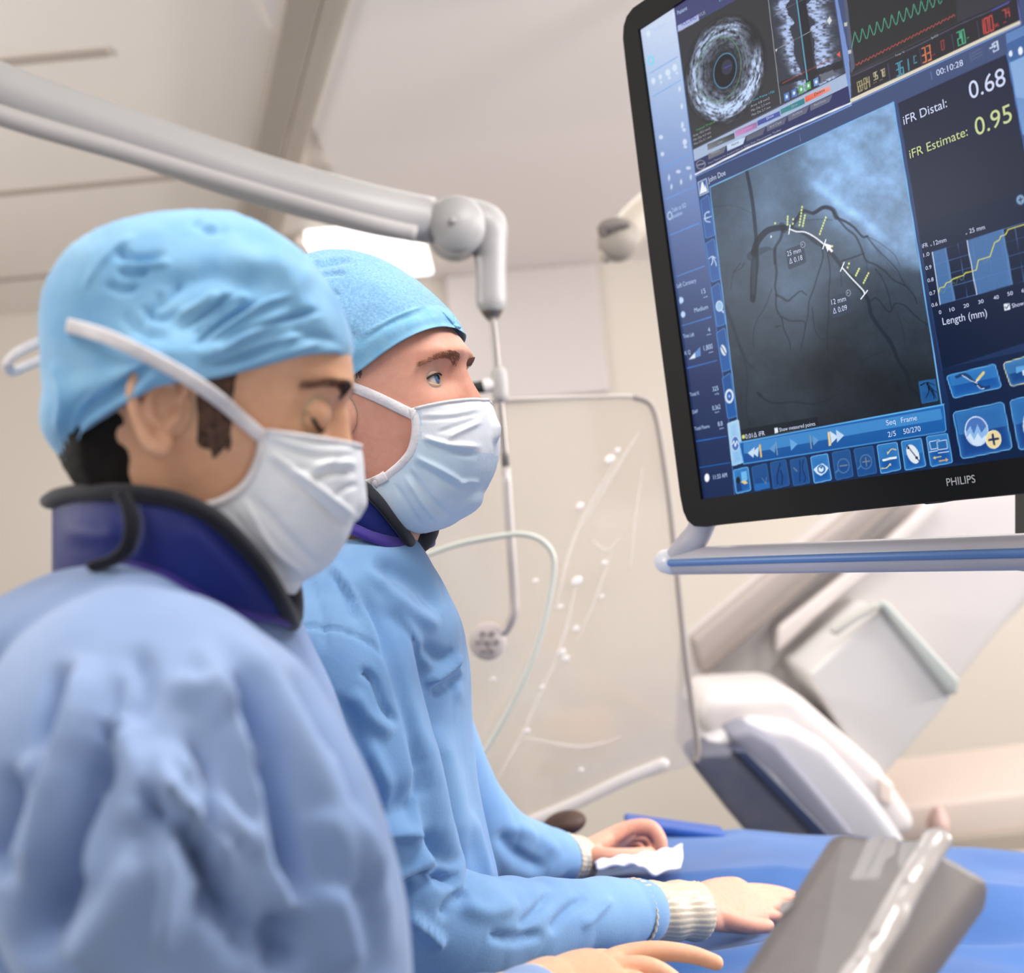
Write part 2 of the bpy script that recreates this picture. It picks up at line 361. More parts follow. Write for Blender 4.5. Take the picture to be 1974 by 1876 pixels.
# tubing
V, F = tube([P(x, y, 2.0) for x, y in [(700, 1110), (800, 1078), (880, 1050), (960, 1034), (1010, 1030), (1048, 1045), (1068, 1080), (1060, 1150), (1040, 1230), (1010, 1310), (970, 1390), (930, 1460), (900, 1540)]], .0048, 10, 80)
tag(mesh_obj('clear_tubing', V, F, mat('tubing', (190, 192, 184), .3)), 'thin pale green-grey tubing looping in front of the clear shield', 'tubing')

# ------------------------------------------------------------------ second ceiling arm, grey, left of the monitor
ar = empty('monitor_support_arm', P(1180, 450, 2.4), 'dark taupe jointed arm end seen just left of the tall screen', 'support arm')
V, F = tube([P(1400, 270, 2.5), P(1290, 370, 2.46), P(1215, 440, 2.42), P(1162, 500, 2.4)], [.036, .036, .034, .012], 20, 20); mesh_obj('arm_segment', V, F, mat('taupe_arm', (184, 174, 160), .5), ar)
V, F = disc(P(1192, 462, 2.4), CF, .040, .07, 32); mesh_obj('joint', V, F, mat('taupe_joint', (150, 140, 130), .5), ar)
V, F = tube([P(1160, 455, 2.36), P(1165, 438, 2.36), P(1190, 430, 2.36), P(1215, 432, 2.36)], [.006, .013, .012, .005], 16, 16); mesh_obj('joint_cover', V, F, mat('joint_cover', (112, 103, 98), .5), ar)

V, F = tube([P(1400, 270, 2.5), P(1400, 270, 2.5)*np.array([1, 1, 0])+np.array([0, 0, CEIL])], .035, 20); mesh_obj('ceiling_post', V, F, mat('taupe_arm', (184, 174, 160), .5), ar)
# ------------------------------------------------------------------ imaging c-arm behind the table
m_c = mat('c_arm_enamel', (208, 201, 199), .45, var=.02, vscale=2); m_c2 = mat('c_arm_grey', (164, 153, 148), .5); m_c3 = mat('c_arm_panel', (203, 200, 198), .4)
ca = empty('imaging_c_arm', P(1650, 1500, 2.9), 'big off-white imaging c-arm tilted over the draped table below the tall screen', 'x-ray machine')
def slab(name, pts, z0, th, m, bev=.02, par=ca, zs=None, seg=4):
    L = np.array([P(x, y, (zs[i] if zs else z0)) for i, (x, y) in enumerate(pts)]); n = len(L)
    V = np.vstack([L, L+CF*th]); F = [list(range(n)), [n+i for i in range(n)][::-1]]+[[i, i+n, (i+1) % n+n, (i+1) % n] for i in range(n)]
    o = fix_normals(mesh_obj(name, V, F, m, par, False)); 
    if bev: bevel(o, bev, seg)
    o.data.polygons.foreach_set('use_smooth', [True]*len(o.data.polygons)); return o
slab('arc_housing', [(1340, 1250), (1500, 1120), (1680, 960), (1800, 820), (2300, 700), (2300, 960), (1990, 1160), (1930, 1220), (1850, 1320), (1700, 1480), (1560, 1620), (1330, 1480)], 3.05, .3, m_c, .03)
slab('arc_track', [(1336, 1235), (1480, 1115), (1620, 1010), (1700, 940), (1780, 940), (1640, 1050), (1500, 1170), (1352, 1300)], 2.98, .1, m_c2, .012)
slab('track_groove', [(1350, 1288), (1500, 1160), (1640, 1040), (1740, 955), (1752, 955), (1650, 1050), (1510, 1172), (1360, 1302)], 2.965, .03, mat('track_groove', (140, 130, 124), .6), .004)
slab('arc_rim', [(1500, 1210), (1600, 1130), (1700, 1050), (1800, 960), (1830, 960), (1720, 1070), (1620, 1150), (1500, 1260)], 2.96, .1, mat('arc_rim', (212, 203, 200), .4), .012)
slab('collimator_box', [(1558, 1300), (1706, 1170), (1840, 1320), (1838, 1345), (1704, 1500), (1640, 1440)], 2.75, .3, m_c3, .03)
slab('box_edge', [(1694, 1165), (1710, 1158), (1852, 1312), (1846, 1342), (1826, 1334)], 2.73, .05, mat('box_edge', (172, 176, 172), .5), .008)
slab('handle', [(1604, 1216), (1690, 1160), (1700, 1172), (1650, 1200), (1612, 1228)], 2.72, .04, mat('box_edge2', (178, 176, 170), .5), .006)
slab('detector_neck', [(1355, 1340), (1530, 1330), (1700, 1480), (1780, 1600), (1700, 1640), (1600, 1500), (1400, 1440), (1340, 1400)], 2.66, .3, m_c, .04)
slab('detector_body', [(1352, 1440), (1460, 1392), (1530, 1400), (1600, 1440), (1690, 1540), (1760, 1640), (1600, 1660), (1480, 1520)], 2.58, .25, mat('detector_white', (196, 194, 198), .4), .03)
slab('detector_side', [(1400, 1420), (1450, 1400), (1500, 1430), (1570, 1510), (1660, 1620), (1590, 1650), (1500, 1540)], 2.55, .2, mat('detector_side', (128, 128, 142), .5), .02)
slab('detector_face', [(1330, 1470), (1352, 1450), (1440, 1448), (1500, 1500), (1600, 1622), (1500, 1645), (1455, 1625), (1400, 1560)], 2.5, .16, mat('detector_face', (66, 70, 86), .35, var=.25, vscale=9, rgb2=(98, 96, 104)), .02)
slab('detector_rim', [(1412, 1448), (1440, 1446), (1602, 1612), (1588, 1632)], 2.49, .05, mat('detector_rim', (44, 52, 78), .4), .006)
slab('joint_cap', [(1700, 1500), (1724, 1510), (1722, 1555), (1704, 1548)], 2.64, .06, mat('joint_cap', (238, 222, 210), .3, spec=.8), .01)

# ------------------------------------------------------------------ wall bench on the right
be = empty('wall_bench', P(1900, 1620, 3.4), 'pale pinkish worktop unit along the wall at the right edge', 'worktop')
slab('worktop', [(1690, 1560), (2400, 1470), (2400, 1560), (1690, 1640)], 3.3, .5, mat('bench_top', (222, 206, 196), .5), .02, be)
slab('bench_shade_strip', [(1690, 1630), (2400, 1560), (2400, 1640), (1690, 1665)], 3.28, .5, mat('bench_shade_strip', (166, 155, 142), .6), .01, be)  # dark strip: shade under the worktop, put into the colour
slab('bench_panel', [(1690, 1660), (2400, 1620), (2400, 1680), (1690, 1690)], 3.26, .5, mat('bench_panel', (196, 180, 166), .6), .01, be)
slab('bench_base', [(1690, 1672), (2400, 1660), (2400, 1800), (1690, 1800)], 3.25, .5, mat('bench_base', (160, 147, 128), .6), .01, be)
o = mesh_obj('pink_bottle', *tube([P(1808, 1600, 3.25), P(1808, 1584, 3.25), P(1808, 1566, 3.25), P(1808, 1556, 3.25)], [.026, .028, .018, .010], 24, 12), mat('pink_plastic', (216, 184, 174), .5))
tag(o, 'blurred pinkish round item standing on the pale wall worktop', 'container')
# ------------------------------------------------------------------ tall screen (monitor)
def c2w(v): v = np.array(v, float); v /= np.linalg.norm(v); return CR*v[0]+CU*v[1]+CF*v[2]
SX = c2w((1504, 271, -2400)); SY = np.array([-.143, 1.0, .0233]); SY = c2w(SY); SY = SY-SX*(SY@SX); SY /= np.linalg.norm(SY)
SN = np.cross(SX, SY)
if SN@CF > 0: SN = -SN
O0 = P(1640, 480, 1.20)
def Sp(px, py, off=0.0):
    d = P(px, py, 1.0)-CAM; q = O0+SN*off; return CAM+d*(((q-CAM)@SN)/(d@SN))
ORG = Sp(1356, 962)
def st(px, py):
    q = Sp(px, py)-ORG; return q@SX, q@SY
def SW(s, t, off=0.0): return ORG+SX*s+SY*t+SN*off
SR = .70
tTL = st(1235, 58)[1]; sTL = st(1235, 58)[0]
mon = empty('monitor', SW(.3, -.05), 'tall black-framed medical screen showing angiogram and readings on blue panels', 'monitor')
# outlines in the plane of the screen
inner = [st(1356, 962), (SR-.03, st(1974, 881)[1]), (SR-.03, tTL), st(1235, 58)]
ob = st(1400, 1008); bb = st(1974, 951)[1]
outer_px = [(1400, 1009), (1362, 1014), (1342, 1013), (1330, 1003), (1322, 985), (1316, 955), (1300, 830), (1270, 600), (1240, 360), (1212, 130), (1206, 75), (1207, 52), (1213, 32), (1225, 16), (1250, -1)]
outer = [st(*p) for p in outer_px]; tt = outer[-1][1]; outer += [(SR-.01, tt), (SR, tt-.01), (SR, bb+.012), (SR-.01, bb), (.5, bb), (.3, bb+.001)]
V = []; F = []
def ringpts(L, off): return [SW(s, t, off) for s, t in L]
# front frame as filled ring using bmesh triangulation
bm = bmesh.new()
oo = [bm.verts.new(Vector(p)) for p in ringpts(outer, .004)]; ii = [bm.verts.new(Vector(p)) for p in ringpts(inner, .004)]
eo = [bm.edges.new((oo[i], oo[(i+1) % len(oo)])) for i in range(len(oo))]; ei = [bm.edges.new((ii[i], ii[(i+1) % 4])) for i in range(4)]
bmesh.ops.triangle_fill(bm, edges=eo+ei, use_beauty=True)
i2 = [bm.verts.new(Vector(p)) for p in ringpts(inner, -.002)]
for i in range(4): bm.faces.new((ii[i], ii[(i+1) % 4], i2[(i+1) % 4], i2[i]))
n = len(oo)
cen = (np.mean([p[0] for p in outer]), np.mean([p[1] for p in outer]))
prev = oo
for off, sc_ in ((.001, 1.004), (-.030, 1.004), (-.045, .985)):
    cur = [bm.verts.new(Vector(SW(cen[0]+(s-cen[0])*sc_, cen[1]+(t-cen[1])*sc_, off))) for s, t in outer]
    for i in range(n): bm.faces.new((prev[i], prev[(i+1) % n], cur[(i+1) % n], cur[i]))
    prev = cur
bm.faces.new(prev); bmesh.ops.recalc_face_normals(bm, faces=bm.faces)
V = [tuple(v.co) for v in bm.verts]; bm.verts.index_update(); F = [[v.index for v in f.verts] for f in bm.faces]; bm.free()
mesh_obj('bezel', V, F, mat('bezel_black', (14, 14, 13), .6, spec=.2, bump=.05, bscale=900), mon, False)
V, F = tube([SW(s*1.0+(-.0016), t, -.002) for s, t in catmull(np.array(outer[2:14]), 60)], .0016, 8); mesh_obj('silver_rim', V, F, mat('silver_rim', (190, 190, 194), .3, .5), mon)
for px in (1585, 1800):
    a, b = st(px, 990); V, F = box(SW(a, st(px, 1003 if px < 1700 else 983)[1]+.018, -.012), SX*.012, SY*.0125, SN*.012); bevel(mesh_obj('vent_latch', V, F, mat('latch_black', (30, 30, 30), .5), mon, False), .003)
V, F = box(SW(.36, .26, -.10), SX*.10, SY*.12, SN*.055); bevel(mesh_obj('rear_housing', V, F, mat('rear_black', (36, 36, 36), .5), mon, False), .01)

# ---- screen picture: colour grid in the plane of the screen
ds, dt = .00082, .00072
s0, s1 = inner[0][0]-.012, st(1995, 300)[0]+.02; t0, t1 = inner[0][1]-.03, tTL+.0
sg = np.arange(min(sTL, 0)-.0, st(1990, 0)[0]+.01, ds); tg = np.arange(min(inner[0][1], inner[1][1]), tTL+dt, dt)
GS, GT = np.meshgrid(sg, tg)
def lerp_s(t): u = (t-inner[0][1])/(tTL-inner[0][1]); return inner[0][0]+(sTL-inner[0][0])*u
SS = (GS-sg[0])/(sg[-1]-sg[0]); L0 = lerp_s(GT); SS = L0+SS*(sg[-1]-L0)
ub = (SS-inner[0][0])/(inner[1][0]-inner[0][0]); tb = inner[0][1]+(inner[1][1]-inner[0][1])*ub
TT = tb+(GT-tg[0])/(tg[-1]-tg[0])*(tTL-tb)
W3 = ORG+SS[..., None]*SX+TT[..., None]*SY
X, Y, _ = proj(W3.reshape(-1, 3)); NR, NC = GS.shape
CC = np.zeros((len(X), 3)); CC[:] = (20, 38, 78)
order = None
def blend(k, a, col):
    col = np.asarray(col, float); a = np.clip(a, 0, 1)[:, None]; CC[k] = CC[k]*(1-a)+col*a
def bbox(xs, ys, m): return np.where((X > min(xs)-m) & (X < max(xs)+m) & (Y > min(ys)-m) & (Y < max(ys)+m))[0]
def line(pts, wd, col, a=1.0, sm=0, soft=.7, taper=None):
    if sm: pts = catmull(np.array(pts, float), sm*len(pts))
    xs = [p[0] for p in pts]; ys = [p[1] for p in pts]; k = bbox(xs, ys, wd+3)
    if not len(k): return
    d, t = segdist(X[k], Y[k], pts); h = wd/2
    if taper: h = wd/2*(1-t)+taper/2*t
    blend(k, a*np.clip((h-d)/soft+.5, 0, 1), col)
def psdf(k, pts):
    x, y = X[k], Y[k]; d = np.full(x.shape, 1e9); ins = np.zeros(x.shape, bool); n = len(pts)
    for i in range(n):
        ax, ay = pts[i]; bx, by = pts[(i+1) % n]; dx, dy = bx-ax, by-ay
        t = np.clip(((x-ax)*dx+(y-ay)*dy)/(dx*dx+dy*dy+1e-9), 0, 1); d = np.minimum(d, np.hypot(x-ax-t*dx, y-ay-t*dy))
        c = ((ay > y) != (by > y)) & (x < dx*(y-ay)/(dy if dy else 1e-9)+ax); ins ^= c
    return np.where(ins, -d, d)
def poly(pts, col, a=1.0, r=0, soft=.8, grad=None, outline=None, ow=1.6, glow=None):
    xs = [p[0] for p in pts]; ys = [p[1] for p in pts]; k = bbox(xs, ys, 3)
    if not len(k): return
    q = np.array(pts, float); c = q.mean(0)
    if r: q = c+(q-c)*np.maximum(0, 1-r/np.maximum(np.abs(q-c), 1e-3))
    d = psdf(k, q.tolist())-r; cov = np.clip(-d/soft+.5, 0, 1)
    colr = np.asarray(col, float)
    if grad is not None:
        v = np.clip((Y[k]-min(ys))/(max(ys)-min(ys)+1e-6), 0, 1)[:, None]
        colr = colr*(1-v)+np.asarray(grad, float)*v
    blend(k, a*cov, colr)
    if glow is not None: blend(k, cov*np.exp(-np.clip(-d, 0, 99)/glow[1])*glow[2], glow[0])
    if outline is not None: blend(k, np.clip((ow/2-abs(d+ow/2))/soft+.5, 0, 1), outline)
def ell(cx, cy, rx_, ry_, col, a=1.0, ang=0, ring=None, soft=.8):
    m = max(rx_, ry_)+4; k = bbox([cx-m, cx+m], [cy-m, cy+m], 0); x, y = X[k]-cx, Y[k]-cy
    ca_, sa_ = math.cos(ang), math.sin(ang); u = (x*ca_+y*sa_)/rx_; v = (-x*sa_+y*ca_)/ry_; rr_ = np.hypot(u, v); d = (rr_-1)*min(rx_, ry_)
    blend(k, a*(np.clip((ring/2-abs(d))/soft+.5, 0, 1) if ring else np.clip(-d/soft+.5, 0, 1)), col)
def nz(sc_, o=4, seed=0, k=None):
    x = X if k is None else X[k]; y = Y if k is None else Y[k]
    return fbm(np.stack([x/sc_+seed, y/sc_+seed*1.7, np.full(x.shape, seed*.37+.5)], 1), o)
c1 = lambda x, y: (1200+x/4.291, y/4.291)
c2_ = lambda x, y: (1620+x/4.69, y/4.69)
c3 = lambda x, y: (1330+x/3.608, 330+y/3.608)
c4 = lambda x, y: (1740+x/3.607, 380+y/3.607)
c5 = lambda x, y: (1240+x/2.93, 340+y/2.93)
c6 = lambda x, y: (1340+x/3.114, 740+y/3.114)
def m_(f, L): return [f(*p) for p in L]
# base gradient for the panels on the right
v = np.clip((Y-100)/700, 0, 1)[:, None]; CC[:] = np.array([72, 86, 126])*(1-v)+np.array([20, 44, 86])*v
# sidebar: menu gradient with reflected haze painted into its pale top
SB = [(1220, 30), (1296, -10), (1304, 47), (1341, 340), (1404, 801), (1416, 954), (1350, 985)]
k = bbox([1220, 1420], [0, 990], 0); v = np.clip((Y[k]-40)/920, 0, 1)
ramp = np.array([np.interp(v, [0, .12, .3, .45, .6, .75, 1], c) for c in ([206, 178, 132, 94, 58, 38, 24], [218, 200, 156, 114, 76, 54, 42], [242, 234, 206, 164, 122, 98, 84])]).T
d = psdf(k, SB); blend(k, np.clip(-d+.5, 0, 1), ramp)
for a, b in (((1253.6, 141), (1306, 109.5)), ((1259.4, 186), (1313, 154)), ((1277, 325), (1330.5, 298)), ((1284, 384), (1339, 360)), ((1292.5, 453), (1347.5, 430.5)), ((1304.8, 533), (1358, 513)), ((1315, 628), (1371, 611)), ((1325, 710), (1382, 695)), ((1342.7, 851), (1400, 841)), ((1349, 901.5), (1407, 892))):
    f = min(1, a[1]/900); line([a, b], 1.8, (160*(1-f)+30*f, 190*(1-f)+110*f, 240*(1-f)+205*f))
line([(1304, 47), (1341, 340), (1404, 801), (1416, 954)], 1.6, (84, 120, 190), .8)
# blurred icons of the sidebar
for (x, y, rx_, ry_) in ((215, 280, 16, 26), (255, 670, 17, 26), (313, 635, 14, 22), (375, 600, 22, 30), (432, 560, 20, 30), (320, 680, 9, 11), (388, 645, 12, 12), (450, 605, 9, 11), (430, 120, 12, 24), (472, 735, 10, 22), (490, 880, 10, 22), (495, 1035, 12, 26), (510, 1075, 14, 14), (515, 1175, 18, 26), (520, 1215, 14, 12), (318, 1135, 18, 18), (330, 1275, 15, 18), (385, 1470, 9, 24), (462, 1420, 20, 14), (545, 1390, 20, 14), (405, 1545, 9, 22), (485, 1505, 9, 22), (565, 1465, 9, 22)):
    x, y = c1(x, y); ell(x, y, rx_/4.3, ry_/4.3, (226, 238, 252), .75, soft=2.0)
ell(*c1(235, 500), 5, 7.5, (120, 220, 245), 1, ring=2.2, soft=1.5)
for (x, y) in ((215, 700), (225, 780)): x, y = c5(x, y); ell(x, y, 4.2, 6, (190, 215, 250), 1, soft=1.6)
poly(m_(c5, [(205, 680), (228, 700), (208, 722)]), (190, 215, 250)); ell(*c5(150, 222), 4, 7, (190, 210, 240), 1, ring=1.6); ell(*c5(360, 1703), 4.6, 8, (250, 252, 255), 1)
poly(m_(c5, [(258, 1035), (322, 962), (325, 1015)]), (96, 140, 205)); poly(m_(c5, [(258, 1035), (292, 995), (294, 1026)]), (225, 238, 255))

# IVUS window
IV = [(1302, -30), (1304, 47), (1336, 289), (1630, 142), (1605, -10), (1600, -60)]
poly(IV, (70, 72, 84)); poly([(1296, -10), (1305, 60), (1420, 0), (1400, -40)], (74, 76, 120), soft=1)
poly([(1306, 50), (1346, 28), (1348, 41), (1307, 62)], (176, 186, 226)); poly([(1307, 62), (1480, -34), (1505, 200), (1336, 286)], (62, 62, 66))
cx, cy = c1(850, 590); k = bbox([cx-100, cx+105], [cy-150, cy+150], 0); x, y = X[k]-cx, Y[k]-cy
ang = math.radians(14); u = (x*math.cos(ang)+y*math.sin(ang)); v = (-x*math.sin(ang)+y*math.cos(ang)); u, v = u/78, (v+2)/108
u = u; rho = np.hypot(u, v); phi = np.arctan2(v, u)
n1 = fbm(np.stack([np.cos(phi)*2.2, np.sin(phi)*2.2, rho*14], 1)*2.2, 4); n2 = fbm(np.stack([x/3.2, y/5.0, x*0+3], 1), 3)
ringv = np.exp(-((rho-.74-.03*n1)/.15)**2)*.95+.25*np.exp(-((rho-.5)/.16)**2); dark = 1-.93*np.exp(-(((phi+.95+math.pi) % (2*math.pi)-math.pi)/.5)**2)*np.clip((rho-.52)/.2, 0, 1)
val = np.clip(ringv*dark*(.75+.75*n1+.35*n2), 0, 1.1)*(1+.25*np.cos(phi-.4))
iv = np.clip(1.06-rho, 0, 1)*8; lum_ = np.clip(val, 0, 1)[:, None]
mask_ = (psdf(k, [(1307, 62), (1480, -34), (1505, 200), (1336, 286)]) < 0)
blend(k, mask_*np.clip((1.04-rho)*12, 0, 1), np.array([50, 50, 54])+lum_*np.array([150, 172, 206]))
ell(*c1(848, 585), 21, 34, (40, 40, 44), .95, ang=.2); ell(*c1(865, 555), 10.5, 15, (62, 64, 80), 1, ang=.2)
ell(*c1(848, 585), 21, 34, (92, 148, 190), 1, ang=.2, ring=1.3)
ell(*c1(800, 575), 41, 64, (100, 150, 112), .9, ang=.16, ring=1.2); line([c1(840, 565), c1(895, 540)], 2, (84, 84, 190), .8)
line([(1481, 0), (1505, 200)], 1.4, (150, 155, 165))
# longitudinal view
LV = [(1482, 0), (1605, -20), (1628, 142), (1506, 200)]; k = bbox([1480, 1632], [0, 205], 0); inn = psdf(k, LV) < 0
poly(LV, (66, 66, 74))
uu = (X[k]-(1482+Y[k]*.12))/124; n1 = fbm(np.stack([X[k]/7, Y[k]/3.0, X[k]*0], 1), 4); n2 = fbm(np.stack([X[k]*0+9, Y[k]/14, X[k]*0+2], 1), 3)
e1 = .24+.05*n2+.12*np.clip((Y[k]-105)/60, 0, 1); b1 = np.exp(-((uu-e1)/.09)**2)*(uu < e1+.07); e2 = .72+.06*n2; b2 = np.exp(-((uu-e2)/.1)**2)*(uu > e2-.09)+.45*np.exp(-((uu-e2-.12)/.12)**2)
band = (abs(uu-.5) < .08)|((Y[k] > 138+ (1560-X[k])*.35)&(Y[k] < 150+(1560-X[k])*.3))
val = np.clip((b1+b2)*(.8+.7*n1)+.12, 0, 1)*np.where(band, .1, 1)
blend(k, inn*1.0, np.array([48, 48, 54])+val[:, None]*np.array([130, 150, 185]))
line([c1(1440, 0), c1(1530, 660)], 2.6, (96, 160, 190)); line([c1(1265, 410), c1(1710, 180)], 1, (150, 150, 150)); line([c1(1250, 130), c1(1500, -10)], 1, (140, 140, 150), .7)
line([c1(1325, 690), c1(1730, 483)], 1.2, (190, 84, 74)); poly(m_(c1, [(1770, 450), (1800, 425), (1802, 475)]), (226, 100, 84)); poly(m_(c1, [(1690, 170), (1714, 135), (1732, 170), (1712, 205)]), (214, 216, 220)); poly(m_(c1, [(1262, 410), (1282, 405), (1272, 430)]), (220, 220, 220))
for x, y, c in ((1357, 802, (90, 130, 200)), (1417, 772, (90, 130, 200)), (1476, 741, (90, 170, 100)), (1536, 711, (90, 170, 100)), (1600, 680, (110, 150, 210))):
    poly(m_(c1, [(x-22, y-24), (x+18, y-42), (x+26, y+22), (x-16, y+38)]), c); ell(*c1(x+2, y-2), 2.2, 3.4, (226, 236, 250))
poly(m_(c1, [(1635, 620), (1740, 577), (1748, 628), (1642, 680)]), (108, 112, 124))
poly(m_(c1, [(1752, -30), (1775, -30), (1884, 520), (1890, 850), (1880, 850), (1840, 560)]), (120, 146, 205))
# strip with tabs
poly([(1336, 289), (1630, 142), (1634.6, 165.5), (1338.7, 311)], (168, 186, 216)); poly([(1338.7, 311), (1634.6, 165.5), (1640, 198), (1341, 334)], (52, 56, 100))
for L, c, g in (([(700, 1195), (925, 1098), (930, 1145), (705, 1245)], (70, 72, 78), (130, 134, 142)), ([(930, 1085), (1110, 1008), (1116, 1058), (936, 1135)], (150, 108, 160), (205, 150, 200)),
             ([(1115, 1000), (1300, 918), (1306, 960), (1118, 1042)], (80, 96, 170), (72, 84, 160)), ([(1306, 905), (1503, 812), (1510, 858), (1310, 948)], (50, 128, 140), (74, 140, 146)), ([(1508, 800), (1715, 708), (1718, 750), (1514, 848)], (240, 170, 160), (226, 84, 60))):
    poly(m_(c1, L), c, grad=g)
for L, c in (([(706, 1275), (856, 1208), (840, 1262), (712, 1322)], (112, 114, 124)), ([(862, 1200), (1018, 1130), (998, 1190), (868, 1250)], (198, 216, 240)), ([(1024, 1128), (1185, 1052), (1160, 1112), (1026, 1172)], (98, 100, 116)), ([(1190, 1045), (1360, 965), (1340, 1024), (1196, 1090)], (100, 104, 124)), ([(1366, 955), (1545, 872), (1520, 934), (1372, 1005)], (104, 108, 130)), ([(1550, 868), (1738, 782), (1712, 842), (1556, 916)], (106, 110, 132))):
    poly(m_(c1, L), c)
ell(*c1(648, 1362), 8.5, 8, (150, 152, 160), 1, ang=-.4, ring=1.4); line([c1(622, 1368), c1(674, 1352)], 2.6, (150, 152, 160))
line([(1341, 336), (1441, 285.5), (1540, 242), (1640.5, 198.5)], 3.6, (226, 232, 244)); line([(1341, 340), (1640.5, 202)], 1.6, (110, 160, 230))
# ECG window
EC = [(1628, -30), (1642, 198), (1967, 45), (1960, -60)]
poly(EC, (64, 63, 70)); poly([(1630, -5), (1641, 120), (1643, 140), (1845, 43), (1840, -80)], (54, 54, 56)); poly([(1626, -6), (1632, -6), (1648, 130), (1641, 141)], (92, 96, 118))
for x, y in ((1630, 47), (1637.8, 100)): poly([(x-3, y-3), (x+3, y-4), (x+3.5, y+3), (x-2.5, y+4)], (200, 198, 186))
pts = [(1642, 92)]; x = 1647.0
while x < 1812:
    b = 62-.47*(x-1647); pts += [(x, b+3), (x+1.5, b+1), (x+8.5, b+19), (x+12, b+13)]; x += 14.2
line(pts, 1.5, (84, 170, 140), sm=2)
pts = []; x = 1649.0; i = 0
while x < 1845: pts.append((x, 125-.507*(x-1649)+(2.3 if i % 2 else -1.2)+(1.4 if i % 4 == 3 else 0))); x += 3.5; i += 1
line(pts, 1.4, (190, 84, 78))
poly(m_(c2_, [(100, 690), (1090, 190), (1600, -20), (1630, 190), (110, 900)]), (52, 50, 56)); line(m_(c2_, [(105, 690), (700, 410), (1090, 215), (1520, 30)]), 2, (84, 84, 104))
for a, b in (((430, 580), (450, 735)), ((715, 440), (740, 600)), ((1005, 310), (1030, 460)), ((1235, 190), (1260, 350))): line([c2_(*a), c2_(*b)], 2, (74, 80, 112), .7)
line([(1642, 193.5), (1966, 43)], 6.5, (222, 214, 196)); line([(1642, 199), (1967.6, 48)], 1.6, (120, 160, 226)); line([c2_(1370, 95), c2_(1530, 15)], 2.2, (84, 84, 190))
line([(1961, -5), (1967.6, 45)], 1.4, (110, 110, 190))
SEG = {'0': 'abcdef', '1': 'bc', '2': 'abged', '3': 'abgcd', '4': 'fgbc', '5': 'afgcd', '6': 'afgedc', '7': 'abc', '8': 'abcdefg', '9': 'abcdfg', 'C': 'adef'}
def seg7(txt, a, b, h, col, wd=1.7):
    a, b = np.array(c2_(*a)), np.array(c2_(*b)); n = len(txt); h /= 4.69; dx = (b-a)/n; up = np.array([-.12, -1.0])*h
    for i, ch in enumerate(txt):
        o = a+dx*i; r = dx*.62
        q = {'a': (o+up, o+up+r), 'd': (o, o+r), 'g': (o+up/2, o+up/2+r), 'f': (o+up/2, o+up), 'e': (o, o+up/2), 'b': (o+r+up/2, o+r+up), 'c': (o+r, o+r+up/2)}
        if ch == '/': line([o+r*.1, o+r*.6+up*.8], wd*.8, col)
        elif ch == '.': line([o+r*.4, o+r*.5], wd, col)
        elif ch == '%': line([o, o+r+up*.5], 1.2, col); ell(*(o+up*.4), 2, 2, col, ring=1); ell(*(o+r+up*.1), 2, 2, col, ring=1)
        else:
            for s_ in SEG.get(ch, ''): line([q[s_][0], q[s_][1]], wd, col)
seg7('122', (150, 838), (208, 812), 88, (172, 164, 120)); seg7('/', (200, 810), (225, 800), 60, (172, 164, 120)); seg7('84', (222, 806), (278, 780), 92, (172, 164, 120))
seg7('95', (305, 725), (348, 706), 62, (190, 184, 150), 1.4); seg7('78', (368, 698), (412, 680), 62, (190, 184, 150), 1.4)
seg7('36', (512, 690), (585, 655), 112, (84, 170, 200)); seg7('1', (590, 650), (640, 628), 100, (84, 170, 200)); seg7('C', (668, 572), (705, 556), 60, (84, 170, 200), 1.4)
seg7('33', (750, 568), (838, 528), 128, (224, 128, 84), 2.2); seg7('0', (920, 455), (955, 440), 84, (168, 70, 66), 1.6)
seg7('20', (1068, 415), (1145, 380), 120, (84, 184, 140), 2.2); seg7('100', (1275, 320), (1400, 262), 130, (206, 80, 74), 2.1); seg7('%', (1398, 250), (1440, 232), 60, (190, 70, 66)); seg7('74', (1475, 170), (1545, 138), 76, (206, 80, 74), 1.6)
# dividing title band lines
line([(1341, 340), (1642, 203)], 1.2, (120, 150, 220)); line([c1(1462, 1110), c1(1472, 1168)], 1, (110, 120, 160)); line([c2_(815, 645), c2_(828, 715)], 1.2, (110, 118, 160)); line([c2_(1168, 480), c2_(1180, 560)], 1.2, (100, 108, 150))
for j in range(3): line([c2_(1186+j*4, 486+j*28), c2_(1276+j*4, 436+j*28)], 1.6, (100, 106, 146))
for a, b in (((1372, 400), (1415, 372)), ((1415, 372), (1430, 445)), ((1385, 470), (1430, 448)), ((1352, 438), (1400, 415)), ((1372, 400), (1376, 412)), ((1382, 455), (1385, 470)), ((1388, 405), (1402, 415)), ((1402, 415), (1395, 430))): line([c2_(*a), c2_(*b)], 2.1, (206, 222, 246))
poly(m_(c2_, [(1408, 372), (1420, 366), (1434, 440), (1424, 452)]), (206, 222, 246))
# far right slice
poly(m_(c2_, [(1492, 310), (1700, 210), (1760, 1350), (1640, 1200), (1530, 590)]), (96, 132, 186), grad=(120, 160, 214)); poly(m_(c2_, [(1497, 400), (1700, 300), (1710, 490), (1530, 565)]), (70, 104, 160)); poly(m_(c2_, [(1535, 565), (1700, 490), (1740, 900), (1590, 880)]), (136, 172, 220))
ell(*c2_(1540, 485), 3.6, 6, (226, 236, 250)); ell(*c2_(1628, 460), 4.5, 8, (236, 242, 252))
